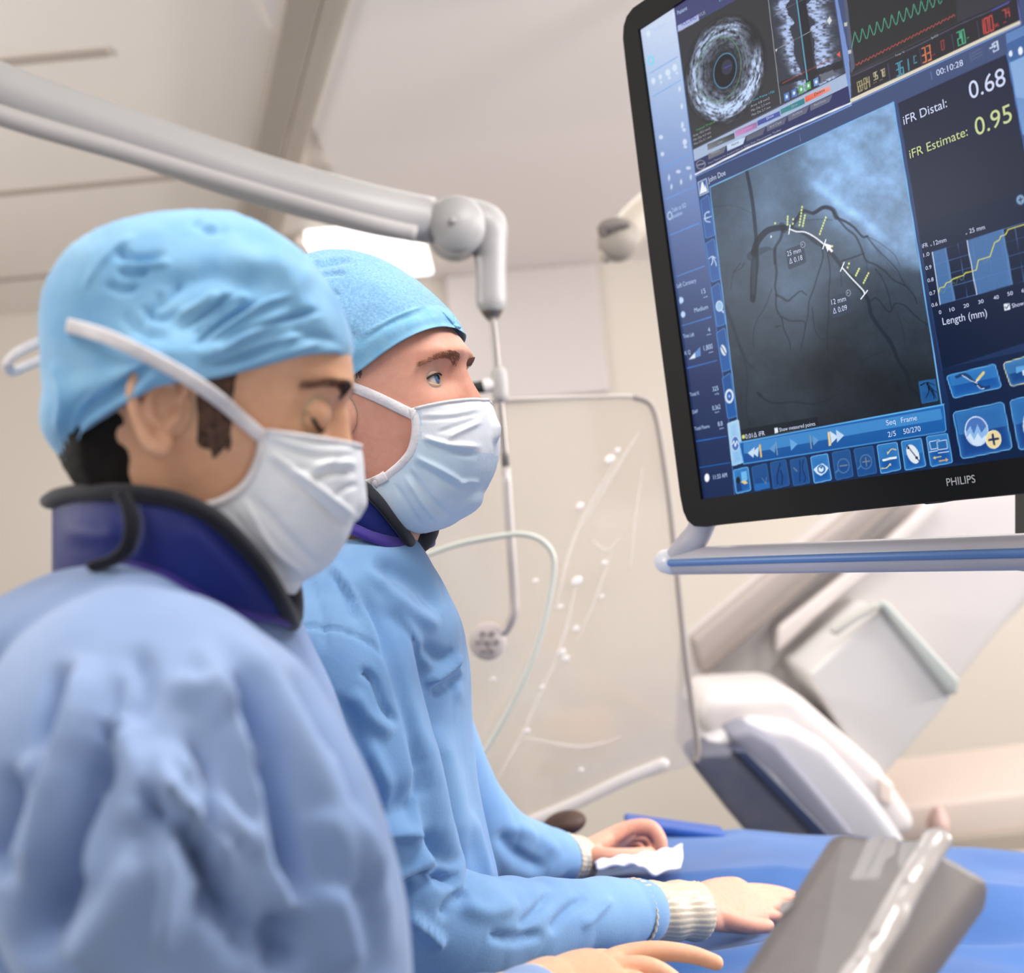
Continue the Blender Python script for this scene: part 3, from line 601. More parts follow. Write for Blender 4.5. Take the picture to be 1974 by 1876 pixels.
# dark reading panel
k = bbox([1728, 1990], [95, 720], 2); RPn = [(1730, 199), (1941, 104), (1952, 160), (1976, 290), (2040, 640), (1816, 712), (1768, 433)]; d = psdf(k, RPn); v = np.clip((Y[k]-130)/560, 0, 1)[:, None]
blend(k, np.clip(-d+.5, 0, 1), np.array([42, 46, 66])*(1-v)+np.array([10, 26, 52])*v)
line([(1730, 199), (1768, 433), (1816, 712)], 2, (50, 70, 122)); line([(1941, 104), (1976, 290)], 2.4, (74, 112, 180))
poly([(1768, 433), (1990, 366), (2040, 640), (1816, 712)], (16, 34, 66), .55)
ell(*c4(820, 18), 8.5, 10, (130, 160, 196)); ell(*c4(820, 18), 8.5, 10, (44, 70, 110), 1, ring=1.6); line([c4(808, 22), c4(832, 14)], 2.2, (20, 36, 66)); line([c4(818, 4), c4(823, 34)], 2.2, (20, 36, 66))
# chart
BL_ = (70, 112, 165)
poly(m_(c4, [(205, 383), (303, 353), (367, 720), (262, 748)]), BL_); poly(m_(c4, [(447, 303), (700, 222), (768, 607), (515, 678)]), BL_)
poly(m_(c4, [(290, 356), (303, 353), (367, 720), (352, 724)]), (84, 126, 180)); poly(m_(c4, [(684, 227), (700, 222), (768, 607), (752, 611)]), (84, 126, 180))
for a, b in (((205, 383), (900, 160)), ((218, 472), (900, 262)), ((232, 558), (900, 364)), ((247, 648), (900, 462)), ((262, 748), (900, 570))): line([c4(*a), c4(*b)], 1, (88, 120, 180), .75)
for a, b in (((385, 325), (450, 697)), ((480, 295), (542, 672)), ((575, 262), (642, 642)), ((672, 232), (740, 616)), ((780, 205), (845, 590))): line([c4(*a), c4(*b)], 1, (88, 120, 180), .75)
line([c4(205, 383), c4(262, 748)], 1.8, (206, 216, 240)); line([c4(447, 303), c4(515, 678)], 1.8, (206, 216, 240))
for c in (((258, 640), (285, 665), (300, 632)), ((315, 612), (330, 625), (345, 590)), ((350, 590), (370, 605), (382, 568)), ((395, 560), (412, 578), (430, 545)), ((555, 435), (575, 452), (600, 425))): line(m_(c4, c), .9, (130, 150, 120), .8, sm=4)
line(m_(c4, [(250, 668), (258, 632), (290, 625), (303, 597), (330, 590), (348, 570), (423, 545), (435, 527), (512, 508), (527, 437), (608, 413), (640, 315), (672, 300), (682, 273), (715, 262), (732, 228), (844, 190), (900, 172)]), 2.0, (212, 208, 96))
poly(m_(c4, [(703, 745), (742, 738), (748, 782), (708, 790)]), (232, 240, 252)); line(m_(c4, [(712, 762), (722, 775), (738, 748)]), 2, (40, 50, 90))
# button panels
poly(m_(c4, [(275, 1195), (900, 1060), (930, 1800), (900, 1850), (330, 1850), (325, 1440)]), (14, 30, 62), .75)
def btn(L, f, hi=(64, 140, 206), lo=(20, 78, 150), r=4, out=(110, 180, 236), dim=1.0):
    base = np.array((24, 66, 124)); hi, lo, out = [np.array(c)*dim+base*(1-dim) for c in (hi, lo, out)]
    q = m_(f, L); poly(q, lo*1.05, r=r, grad=lo*1.1); c = np.mean(q, 0)
    top = [q[0], q[1], tuple((np.array(q[1])+np.array(q[2]))/2), tuple((np.array(q[0])+np.array(q[3]))/2)]
    poly(q, hi, .0, r=r, outline=out, ow=1.5, glow=(hi, 5.0, .8)); poly([tuple(np.array(p)*.92+c*.08) for p in top], hi, .55, r=3)
btn([(307, 1236), (650, 1161), (686, 1330), (345, 1398)], c4, r=6)
line(m_(c4, [(375, 1250), (440, 1235), (500, 1290), (560, 1325), (600, 1320)]), 6, (26, 50, 92), .8, sm=4); line(m_(c4, [(415, 1240), (470, 1275), (520, 1295)]), 1.4, (220, 232, 248)); line(m_(c4, [(520, 1310), (540, 1332), (566, 1332)]), 1.4, (220, 232, 248)); line(m_(c4, [(520, 1272), (562, 1222)]), 5.5, (220, 200, 130)); line(m_(c4, [(512, 1284), (522, 1272)]), 2.2, (226, 234, 248))
btn([(700, 1146), (930, 1092), (960, 1278), (742, 1316)], c4, hi=(84, 150, 206), lo=(16, 62, 120), r=7, out=(224, 220, 180)); poly(m_(c4, [(785, 1182), (900, 1160), (900, 1190), (790, 1225)]), (96, 164, 224)); poly(m_(c4, [(832, 1205), (900, 1190), (900, 1240), (838, 1240)]), (200, 226, 250))
btn([(350, 1490), (708, 1426), (762, 1758), (402, 1820)], c4, r=8, lo=(22, 62, 126)); btn([(745, 1406), (950, 1370), (990, 1710), (802, 1758)], c4, r=8, lo=(22, 62, 126)); ell(*c4(880, 1580), 12, 26, (200, 220, 244))
cx, cy = c4(515, 1628); ell(cx, cy, 23, 29, (206, 220, 244), ang=-.15); ell(cx, cy, 20.5, 26.5, (74, 116, 186), ang=-.15)
poly(m_(c4, [(440, 1640), (470, 1590), (495, 1650), (520, 1580), (548, 1640), (585, 1590), (592, 1650), (570, 1700), (520, 1718), (470, 1700)]), (140, 184, 232)); poly(m_(c4, [(448, 1668), (470, 1640), (498, 1690), (522, 1640), (550, 1680), (580, 1650), (580, 1690), (540, 1725), (490, 1722)]), (206, 226, 250))
ell(*c4(632, 1685), 14.5, 17, (234, 214, 160)); ell(*c4(632, 1685), 14.5, 17, (248, 240, 210), 1, ring=1.4); line(m_(c4, [(602, 1690), (664, 1680)]), 4.2, (34, 54, 96)); line(m_(c4, [(626, 1652), (638, 1718)]), 4.2, (34, 54, 96))

# angiogram
AG = [(1368, 361), (1722, 197), (1770, 487), (1815, 778), (1425.6, 829), (1396, 590)]
k = bbox([1366, 1820], [195, 872], 2); AGf = [(1368, 361), (1722, 197), (1815, 778), (1425.6, 853)]; d = psdf(k, AGf); xa, ya = (X[k]-1330)*3.608, (Y[k]-330)*3.608
base = np.interp(ya, [-400, 100, 500, 800, 1100, 1500, 1900], [92, 88, 84, 78, 62, 50, 44])
n1 = fbm(np.stack([xa/260, ya/300, xa*0+.3], 1), 4); n2 = fbm(np.stack([xa/60, ya/60, xa*0+5.3], 1), 3); n3 = fbm(np.stack([xa/8, ya/8, xa*0+1.3], 1), 2)
br = base*(1+.10*n1+.05*n2+.03*n3)
def sg_(v, w_=60.0): return 1/(1+np.exp(-v/w_))
lung = sg_((xa-800)+(100-ya)*.15, 50)*sg_(690+.06*(xa-1500)-ya, 16)*sg_((xa-780)*.62-(ya-90)+120, 60)
br = br+lung*(62+14*n1+9*n2)
heart = sg_(xa-860-.0*(ya), 30)*sg_(ya-(790-.30*(xa-870)), 12)*(1-lung); br = br-heart*13
streak = np.exp(-((ya-(90+.75*(xa-860)))/45)**2)*sg_(xa-830, 20)*sg_(1420-xa, 60); br = br+streak*34
br = br+22*np.exp(-((xa-560)/130)**2-((ya-330)/520)**2)+16*np.exp(-((xa-720)/170)**2-((ya-800)/220)**2)-14*np.exp(-((xa-180)/110)**2-((ya-120)/200)**2)
br = br-14*np.exp(-((xa-850)/230)**2-((ya-1400)/140)**2)-10*np.exp(-((xa-560)/90)**2-((ya-600)/80)**2)
br = np.clip(br, 20, 215)[:, None]; f = np.clip((br-60)/120, 0, 1); colr = br*(np.array([.90, 1.10, 1.34])*(1-f)+np.array([.84, 1.08, 1.36])*f)
# keep the top-left greyer
g_ = np.clip(1-(xa-100)/700, 0, 1)*np.clip(1-ya/1000, 0, 1); colr = colr*(1-g_[:, None]*.12)+g_[:, None]*12
blend(k, np.clip(-d+.5, 0, 1), np.clip(colr, 0, 240))
def ves(L, w0, w1, a=.5, colr=(22, 30, 44)): line(m_(c3, L), w0/3.6, colr, min(.75, a*1.25), sm=5, soft=1.6, taper=w1/3.6)
ves([(395, 0), (430, 180), (450, 350), (460, 480), (452, 560)], 24, 26, .5)
ves([(450, 560), (460, 640), (445, 760), (437, 895)], 46, 38, .38); ves([(432, 620), (424, 780), (428, 880)], 12, 14, .5); ves([(468, 560), (462, 760), (450, 890)], 12, 14, .5); ves([(436, 875), (437, 900)], 36, 30, .6)
ves([(445, 570), (470, 490), (530, 420), (590, 398), (655, 392)], 46, 40, .62); ves([(430, 590), (480, 560), (540, 540), (570, 545)], 70, 10, .28); ves([(640, 380), (655, 410)], 46, 42, .4)
ves([(655, 392), (720, 405), (800, 432), (870, 490), (930, 522), (1000, 590), (1060, 670)], 34, 28, .42); ves([(1060, 670), (1150, 770), (1235, 890), (1262, 1000), (1320, 1090), (1400, 1200), (1450, 1320), (1510, 1410), (1530, 1500), (1590, 1560), (1612, 1630)], 28, 24, .5)
ves([(700, 395), (745, 330), (790, 277), (860, 292), (930, 252), (990, 268), (1020, 320), (1080, 350), (1140, 390), (1200, 455), (1235, 452)], 26, 14, .55); ves([(860, 292), (930, 252), (990, 265), (1018, 320)], 26, 38, .35)
ves([(1020, 320), (1090, 400), (1150, 450), (1190, 530), (1225, 620), (1290, 650), (1360, 700), (1420, 760), (1500, 800), (1560, 870), (1580, 920)], 16, 8, .45); ves([(1230, 455), (1310, 550), (1400, 640), (1450, 700), (1500, 800)], 10, 7, .4)
ves([(1245, 460), (1320, 500), (1420, 580), (1460, 660)], 7, 5, .3); ves([(1290, 680), (1340, 750), (1380, 850), (1400, 950)], 10, 7, .4); ves([(1250, 905), (1300, 885), (1370, 970), (1400, 970), (1430, 920), (1500, 940), (1560, 1000), (1650, 1070)], 12, 8, .42)
ves([(645, 410), (630, 470), (595, 530), (590, 600), (602, 700), (592, 800), (600, 850), (600, 950), (640, 1030), (650, 1090), (690, 1180), (700, 1240)], 20, 8, .45); ves([(590, 540), (592, 640)], 26, 22, .3)
ves([(600, 860), (640, 880), (680, 903), (720, 872), (770, 835), (810, 860)], 18, 9, .42); ves([(640, 1015), (700, 1042), (790, 1045), (800, 1100), (770, 1250)], 14, 7, .4)
ves([(915, 510), (925, 600), (890, 720), (860, 820), (830, 900), (820, 1000), (800, 1100)], 13, 7, .4); ves([(955, 560), (975, 700), (965, 850), (965, 1000), (955, 1100), (955, 1200), (970, 1350), (1000, 1490), (1070, 1540)], 11, 7, .38)
ves([(850, 950), (870, 1100), (920, 1170), (990, 1150), (1060, 1210)], 9, 6, .35); ves([(1050, 680), (1055, 800)], 9, 6, .3); ves([(1055, 625), (1130, 602), (1210, 572)], 14, 10, .42)
ves([(480, 1550), (540, 1600), (620, 1615), (720, 1605), (850, 1620), (960, 1590), (1040, 1550)], 18, 7, .4); ves([(475, 1545), (490, 1560)], 26, 22, .4); ves([(570, 820), (520, 950), (460, 1050), (440, 1150), (445, 1230)], 9, 6, .3)
ves([(350, 640), (300, 720), (285, 820)], 8, 6, .3); ves([(240, 930), (300, 1080), (340, 1200), (400, 1330), (440, 1370)], 26, 14, .28); ves([(340, 1210), (390, 1360), (400, 1500), (390, 1650), (430, 1800)], 10, 8, .28)
ves([(1360, 1250), (1250, 1290), (1180, 1330)], 8, 5, .28); ves([(1440, 980), (1480, 1100), (1500, 1230)], 8, 4, .26); ves([(520, 1340), (590, 1420)], 8, 5, .22); ves([(600, 1083), (630, 1075)], 14, 10, .4); ves([(150, 250), (300, 240), (450, 300)], 10, 6, .12); ves([(380, 640), (350, 680), (300, 700)], 9, 6, .25)
ves([(1225, 620), (1235, 700), (1240, 760)], 8, 5, .25); ves([(800, 345), (900, 335), (990, 340)], 8, 8, .22); ves([(1540, 820), (1460, 740), (1340, 600), (1260, 500)], 6, 5, .2); ves([(1480, 1020), (1530, 1060), (1560, 1050)], 6, 4, .25); ell(*c3(685, 320), 8, 8, (70, 90, 120), .5, ring=2.4, soft=1.5)
WHT = (238, 244, 252)
line(m_(c3, [(692, 402), (740, 420), (800, 424), (870, 460), (940, 515)]), 2.7, WHT, sm=5); line(m_(c3, [(697, 374), (688, 438)]), 2.2, WHT); line(m_(c3, [(945, 478), (924, 540)]), 2.2, WHT)
line(m_(c3, [(1060, 672), (1120, 740), (1170, 792), (1205, 830), (1214, 850)]), 2.7, WHT, sm=4); line(m_(c3, [(1073, 634), (1047, 696)]), 2.2, WHT); line(m_(c3, [(1235, 830), (1190, 888)]), 2.4, WHT)
poly(m_(c3, [(935, 500), (995, 520), (978, 535), (998, 555), (985, 565), (965, 545), (958, 562)]), (250, 252, 255)); poly(m_(c3, [(563, 442), (573, 460), (558, 463)]), WHT)
for a, b, n in (((780, 250), (762, 375), 7), ((800, 308), (785, 380), 5), ((945, 323), (903, 436), 7), ((680, 317), (678, 370), 4), ((718, 335), (715, 365), 2), ((593, 363), (593, 364), 1), ((990, 522), (990, 523), 1), ((1106, 643), (1097, 670), 2), ((1176, 680), (1155, 724), 4), ((1241, 711), (1208, 776), 5)):
    for i in range(n): q = i/max(1, n-1); ell(*c3(a[0]+(b[0]-a[0])*q, a[1]+(b[1]-a[1])*q), 1.9, 2.3, (214, 226, 140))
for L in ([(664, 545), (793, 506), (808, 640), (682, 682)], [(976, 873), (1104, 842), (1124, 984), (992, 1021)]): poly(m_(c3, L), (52, 66, 86), .88, r=4)
for x, y in ((785, 511), (1102, 847)): ell(*c3(x, y), 4.2, 5.6, (150, 160, 176), 1, ring=1.2)
poly(m_(c3, [(345, 1800), (888, 1708), (893, 1768), (360, 1872)]), (22, 30, 42), .96); ell(*c3(372, 1848), 3, 4, (214, 226, 120)); poly(m_(c3, [(587, 1788), (611, 1784), (614, 1818), (590, 1824)]), (226, 236, 250))
btn([(1590, 1460), (1710, 1446), (1727, 1600), (1610, 1617)], c3, hi=(38, 100, 160), lo=(24, 76, 132), r=3, out=(36, 96, 156))
for L in ([(1605, 1490), (1650, 1470), (1705, 1490)], [(1650, 1472), (1680, 1510), (1716, 1540)], [(1648, 1475), (1662, 1530), (1640, 1580)], [(1660, 1500), (1690, 1550), (1700, 1585)], [(1680, 1510), (1712, 1580)]): line(m_(c3, L), 2.4, (10, 20, 34), sm=4, taper=1)
line([(1368, 361), (1722, 197)], 2.0, (120, 180, 236)); line([(1722, 197), (1770, 487), (1815, 778)], 2.6, (110, 176, 236)); line([(1368, 361), (1396, 590), (1427, 856)], 1.8, (100, 160, 224))
# icon tabs
for i, L in enumerate([[(322, 130), (372, 106), (406, 335), (350, 350)], [(352, 375), (403, 352), (436, 585), (383, 598)], [(382, 625), (433, 602), (466, 838), (413, 850)], [(412, 880), (464, 857), (496, 1093), (443, 1105)], [(445, 1135), (496, 1112), (530, 1358), (475, 1370)]]):
    poly(m_(c5, L), np.array((66, 96, 156))-i*np.array((8, 4, 2)), r=3, grad=np.array((60, 98, 164))-i*np.array((8, 2, 0)), outline=(76, 138, 206), ow=1.3)
poly(m_(c5, [(475, 1392), (540, 1375), (556, 1500), (566, 1620), (500, 1636)]), (150, 196, 236), r=3, grad=(120, 180, 230), glow=((210, 236, 252), 6, .6)); ell(*c5(520, 1510), 8, 15, (206, 216, 232)); ell(*c5(520, 1510), 6.6, 13, (70, 112, 190)); line(m_(c5, [(502, 1515), (512, 1495), (520, 1525), (528, 1495), (540, 1515)]), 2, (220, 232, 250))
poly(m_(c5, [(308, 32), (358, 10), (370, 90), (318, 112)]), (92, 120, 176), outline=(190, 206, 232), ow=1.2); poly(m_(c5, [(330, 32), (342, 28), (362, 84), (320, 100)]), (236, 242, 252)); poly(m_(c5, [(336, 30), (350, 24), (348, 62)]), (50, 76, 140))
WI = (196, 214, 238)
line(m_(c5, [(372, 200), (350, 212), (352, 250), (378, 258)]), 2, WI, sm=4); line(m_(c5, [(345, 240), (385, 226)]), 1.8, WI); poly(m_(c5, [(362, 195), (376, 198), (370, 210)]), WI)
for L in ([(370, 465), (390, 452), (408, 462)], [(390, 455), (392, 480), (385, 500)], [(392, 455), (408, 485), (412, 505)]): line(m_(c5, L), 1.8, WI, sm=4)
ell(*c5(430, 733), 6.4, 9.5, (150, 190, 226)); line(m_(c5, [(440, 752), (452, 768)]), 2.6, WI); ell(*c5(430, 733), 6.4, 9.5, (206, 222, 240), 1, ring=1.4)
ell(*c5(453, 982), 5, 11, (220, 228, 238), ang=-.3); line(m_(c5, [(440, 960), (466, 1004)]), 1.8, (40, 66, 120)); ell(*c5(486, 1242), 8.4, 14, (216, 226, 240)); ell(*c5(486, 1242), 5, 9, (40, 90, 170)); ell(*c5(486, 1242), 2, 3, (150, 190, 236))
# media bar
poly(m_(c6, [(262, 352), (1492, 122), (1510, 275), (1500, 290), (290, 484)]), (34, 104, 178), grad=(16, 80, 150), outline=(90, 170, 236), ow=1.6)
poly(m_(c6, [(290, 372), (1475, 150), (1484, 195), (292, 420)]), (76, 150, 214), .75, r=3); line(m_(c6, [(266, 352), (1492, 124)]), 2.4, (96, 176, 238))
def tri(x, y, s_, c, dirn=1, a=1.0): poly(m_(c6, [(x-dirn*s_*.6, y-s_), (x+dirn*s_*.7, y-dirn*s_*.12), (x-dirn*s_*.4, y+s_)]), c, a)
tri(338, 412, 32, (200, 222, 244), -1); tri(364, 408, 32, (200, 222, 244), -1); poly(m_(c6, [(383, 366), (394, 364), (402, 440), (392, 444)]), (226, 190, 120)); tri(466, 386, 30, (96, 152, 206), -1); line(m_(c6, [(485, 350), (494, 425)]), 2, (130, 150, 170))
tri(590, 366, 36, (104, 166, 222)); tri(722, 342, 30, (96, 152, 206)); line(m_(c6, [(690, 312), (698, 388)]), 2.4, (130, 150, 170)); poly(m_(c6, [(794, 290), (808, 288), (816, 370), (803, 374)]), (236, 206, 150)); tri(832, 322, 38, (206, 226, 246)); tri(868, 314, 38, (190, 216, 242))
# bottom buttons
BT = [([(228, 515), (320, 498), (336, 643), (243, 660)], 1), ([(338, 496), (432, 478), (450, 625), (355, 645)], .25), ([(450, 470), (548, 454), (568, 612), (466, 632)], .25), ([(568, 454), (668, 438), (690, 598), (588, 614)], .25), ([(692, 435), (798, 418), (820, 580), (712, 598)], 1), ([(820, 410), (930, 392), (950, 560), (842, 578)], .3), ([(952, 388), (1070, 372), (1092, 538), (975, 557)], .3), ([(1090, 366), (1215, 350), (1236, 518), (1112, 540)], 1), ([(1236, 342), (1360, 325), (1386, 498), (1258, 520)], 1), ([(1386, 315), (1520, 298), (1546, 476), (1412, 498)], 1)]
for L, dm in BT: btn(L, c6, r=4, dim=dm)
ell(*c6(258, 580), 4, 7, (30, 30, 34)); poly(m_(c6, [(248, 600), (272, 596), (285, 640), (252, 646)]), (26, 60, 120)); poly(m_(c6, [(275, 530), (308, 524), (314, 580), (280, 586)]), (110, 184, 236)); poly(m_(c6, [(272, 588), (300, 578), (316, 596), (298, 604)]), (222, 204, 140))
poly(m_(c6, [(356, 602), (446, 590), (450, 626), (360, 640)]), (36, 104, 180)); line(m_(c6, [(400, 565), (425, 600), (428, 560)]), 1.6, (110, 140, 170), .7)
for L in ([(510, 478), (500, 520), (492, 560), (496, 600)], [(512, 520), (524, 560), (520, 605)]): line(m_(c6, L), 2.6, (16, 44, 92), .9, sm=4)
for L in ([(628, 460), (630, 510), (628, 590)], [(650, 455), (645, 510), (662, 560), (655, 590)]): line(m_(c6, L), 1.8, (14, 40, 86), .9, sm=4)
line(m_(c6, [(592, 505), (612, 525)]), 2.2, (130, 150, 160), .7)
poly(m_(c6, [(712, 515), (735, 488), (770, 478), (800, 500), (785, 535), (755, 552), (728, 540)]), (214, 232, 248), r=2); ell(*c6(758, 512), 8, 8.5, (50, 110, 176)); ell(*c6(756, 512), 5, 5.5, (220, 236, 250)); poly(m_(c6, [(746, 500), (766, 496), (760, 512)]), (40, 96, 160))
for x, y, p in ((890, 492, 0), (1025, 468, 1)):
    ell(*c6(x, y), 11, 13.5, (90, 124, 164), .8, ring=2.2); line(m_(c6, [(x-30, y+24), (x-46, y+42)]), 3, (70, 120, 176)); line(m_(c6, [(x-20, y+2), (x+22, y-4)]), 2.4, (130, 136, 140), .8)
    if p: line(m_(c6, [(x-2, y-24), (x+4, y+26)]), 2.4, (130, 136, 140), .8)
line(m_(c6, [(1130, 458), (1205, 442)]), 4.4, (228, 238, 250)); line(m_(c6, [(1132, 470), (1207, 454)]), 1.2, (60, 90, 140)); line(m_(c6, [(1205, 396), (1180, 392), (1158, 415)]), 2, (222, 200, 140), sm=4); line(m_(c6, [(1120, 508), (1150, 504), (1170, 480)]), 2, (226, 206, 150), sm=4); poly(m_(c6, [(1150, 408), (1168, 410), (1155, 425)]), (226, 206, 150)); poly(m_(c6, [(1162, 490), (1174, 474), (1178, 490)]), (226, 206, 150))
ell(*c6(1308, 422), 11, 19.5, (226, 234, 244), ang=-.42); line(m_(c6, [(1272, 370), (1344, 462)]), 2, (40, 56, 90)); ell(*c6(1280, 384), 2.4, 2.8, (30, 40, 66)); ell(*c6(1330, 444), 2.4, 2.8, (30, 40, 66))
for L in ([(1405, 345), (1468, 334), (1474, 385), (1412, 396)], [(1450, 345), (1512, 335), (1518, 390), (1456, 400)]): poly(m_(c6, L), (40, 104, 170), r=2, outline=(206, 222, 240), ow=1.5)
line(m_(c6, [(1408, 410), (1452, 402)]), 2, (206, 222, 240)); line(m_(c6, [(1462, 416), (1520, 406)]), 2, (206, 222, 240)); line(m_(c6, [(1436, 444), (1474, 437)]), 2.4, (226, 200, 130)); poly(m_(c6, [(1426, 446), (1440, 434), (1444, 454)]), (226, 200, 130)); line(m_(c6, [(1466, 464), (1508, 457)]), 2.4, (226, 176, 90)); poly(m_(c6, [(1520, 455), (1502, 445), (1506, 468)]), (226, 176, 90))
# slight uneven pixels of the panel
CC *= (1+.015*fbm(np.stack([X/2.0, Y/2.0, X*0], 1), 2))[:, None]

def add_attr(me, C):
    ca_ = me.color_attributes.new('picture', 'FLOAT_COLOR', 'POINT')
    A = np.ones((len(C), 4)); A[:, :3] = lin(np.clip(C, 0, 255)); ca_.data.foreach_set('color', A.ravel().astype(np.float32))
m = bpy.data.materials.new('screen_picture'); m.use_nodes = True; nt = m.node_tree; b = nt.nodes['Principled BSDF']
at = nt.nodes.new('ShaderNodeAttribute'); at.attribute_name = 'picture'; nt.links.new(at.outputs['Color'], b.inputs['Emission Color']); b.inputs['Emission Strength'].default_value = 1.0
b.inputs['Base Color'].default_value = (.004, .004, .005, 1); b.inputs['Roughness'].default_value = .3; b.inputs['Specular IOR Level'].default_value = .06
Vs = W3.reshape(-1, 3)-np.array(parent_world(mon)); idx = np.arange(NR*NC).reshape(NR, NC)
Q = np.stack([idx[:-1, :-1], idx[:-1, 1:], idx[1:, 1:], idx[1:, :-1]], -1).reshape(-1, 4)
me = bpy.data.meshes.new('screen'); me.vertices.add(len(Vs)); me.vertices.foreach_set('co', Vs.astype(np.float32).ravel())
me.loops.add(Q.size); me.loops.foreach_set('vertex_index', Q.ravel().astype(np.int32)); me.polygons.add(len(Q)); me.polygons.foreach_set('loop_start', (np.arange(len(Q))*4).astype(np.int32)); me.polygons.foreach_set('loop_total', np.full(len(Q), 4, np.int32)); me.update(calc_edges=True)
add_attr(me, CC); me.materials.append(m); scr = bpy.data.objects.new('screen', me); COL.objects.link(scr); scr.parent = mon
V, F = box(SW((SR-.03+sg[-1])/2, (bb+tTL)/2+.012, -.004), SX*(SR-.03-sg[-1])/2, SY*(tTL-bb-.02)/2, SN*.003)
mesh_obj('screen_edge_area', V, F, emis('screen_blue', (22, 60, 120), 1), mon, False)

# ---- lettering
TC = {'lavender': (214, 222, 250), 'yellow': (208, 218, 160), 'dark': (40, 34, 44), 'cyan': (96, 184, 210), 'deep_blue': (64, 64, 150), 'grey': (170, 174, 184), 'pink': (226, 160, 205), 'green': (96, 170, 110), 'pale': (190, 214, 250), 'red': (190, 80, 74), 'olive': (150, 144, 110)}
def text(s_, p0, p1, h, key, f=None, off=.0007, shear=0.0):
    if f: p0, p1, h = f(*p0), f(*p1), h
    cu = bpy.data.curves.new('t', 'FONT'); cu.body = s_; cu.size = 1; cu.resolution_u = 4; cu.fill_mode = 'BOTH'
    o = bpy.data.objects.new('t', cu); COL.objects.link(o); dg = bpy.context.evaluated_depsgraph_get(); dg.update()
    me = o.evaluated_get(dg).to_mesh(); V = np.empty(len(me.vertices)*3); me.vertices.foreach_get('co', V); V = V.reshape(-1, 3); F = [list(p.vertices) for p in me.polygons]
    o.evaluated_get(dg).to_mesh_clear(); bpy.data.objects.remove(o); bpy.data.curves.remove(cu)
    if not len(V): return
    x0_, x1_ = V[:, 0].min(), V[:, 0].max(); a = np.array(st(*p0)); b = np.array(st(*p1)); c = np.array(st(p0[0]-h*.13, p0[1]-h)); up = c-a
    up = np.array([0, up[1]]); R = b-a; capH = .73
    W = a+np.outer((V[:, 0]-x0_)/(x1_-x0_), R)+np.outer(V[:, 1]/capH, up)
    Wd = np.array([SW(q[0], q[1], off) for q in W]); mesh_obj('lettering' if key != 'logo' else 'maker_logo', Wd, F, emis('letter_'+key, TC[key], 1) if key != 'logo' else mat('logo_silver', (214, 212, 208), .3, .2), scr if key != 'logo' else mon, False)
LV_, YL, BLK, CY = 'lavender', 'yellow', 'dark', 'cyan'
text('0.68', (1871.5, 192), (1940.5, 163), 35, LV_); text('0.95', (1883, 262.5), (1953, 233), 35, YL)
text('iFR Distal:', (1743.5, 241), (1827, 206), 17.5, LV_); text('iFR Estimate:', (1755.4, 306), (1867, 261), 17.5, YL)
text('00:10:28', (1807, 146.5), (1858, 126), 12, LV_); text('John Doe', (715, 1512), (858, 1446), 10.5, LV_, c1)
text('25 mm', (681, 592), (777, 564), 10, LV_, c3); text('Δ 0.18', (697, 645), (788, 616), 10, LV_, c3); text('12 mm', (990, 930), (1090, 902), 10.5, LV_, c3); text('Δ 0.09', (1001, 992), (1098, 964), 10.5, LV_, c3)
text('x', (780, 517), (790, 514), 4, LV_, c3); text('x', (1097, 853), (1107, 850), 4, LV_, c3)
text('0.01Δ iFR', (391, 1862), (526, 1836), 9, LV_, c3); text('Show measured points', (627, 1812), (876, 1768), 7.5, LV_, c3)
text('iFR', (141, 356), (182, 344), 8.5, LV_, c4); text('12mm', (222, 336), (309, 310), 9, LV_, c4); text('25 mm', (470, 252), (577, 222), 9, LV_, c4)
for x, y in ((203, 336), (448, 256)): text('x', (x-6, y+6), (x+6, y+3), 4, LV_, c4)
for s_, x, y in (('1.0', 150, 418), ('0.9', 165, 508), ('0.8', 179, 594), ('0.7', 193, 685), ('0.6', 207, 766)): text(s_, (x, y), (x+41, y-12), 7.5, LV_, c4)
for s_, x, y, wd in (('0', 258, 815, 16), ('10', 332, 798, 34), ('20', 429, 772, 37), ('30', 532, 744, 36), ('40', 637, 715, 37), ('50', 734, 688, 38), ('60', 833, 664, 38)): text(s_, (x, y), (x+wd, y-wd*.27), 7.5, LV_, c4)
text('Length (mm)', (285, 890), (592, 826), 14.5, LV_, c4); text('Show', (766, 771), (848, 750), 8.5, LV_, c4)
text('Seq', (1152, 250), (1207, 238), 10.5, LV_, c6); text('Frame', (1241, 234), (1336, 217), 10.5, LV_, c6); text('2/5', (1162, 320), (1210, 311), 10.5, LV_, c6); text('50/270', (1255, 302), (1358, 283), 10.5, LV_, c6)
text('VOLCANO', (492, 222), (618, 156), 9, 'deep_blue', c1); text('IVUS', (634, 146), (690, 114), 7, 'grey', c1); text('Live', (795, 1192), (832, 1174), 4.5, 'grey', c1); text('Diameter', (992, 1092), (1084, 1050), 4.5, 'pink', c1); text('Draw', (1198, 992), (1256, 962), 4.5, LV_, c1); text('Save', (1404, 892), (1452, 868), 4.5, 'grey', c1); text('Delete', (1592, 794), (1678, 752), 5.5, BLK, c1)
text('Patient', (742, 1282), (808, 1250), 4.5, 'grey', c1); text('Home', (908, 1212), (966, 1184), 5, BLK, c1); text('End Case', (1225, 1060), (1320, 1016), 4.5, 'grey', c1); text('Archive', (1410, 964), (1492, 926), 4.5, 'grey', c1); text('Retrieve', (1592, 880), (1686, 836), 4.5, 'grey', c1)
text('Press Measure for Autoborders or Select from Measurement Toolbar', (714, 1360), (1318, 1078), 3.6, 'grey', c1)
text('Frame 1725', (1140, 812), (1262, 764), 4, CY, c1); text('Lumen', (1085, 838), (1132, 818), 4, CY, c1)
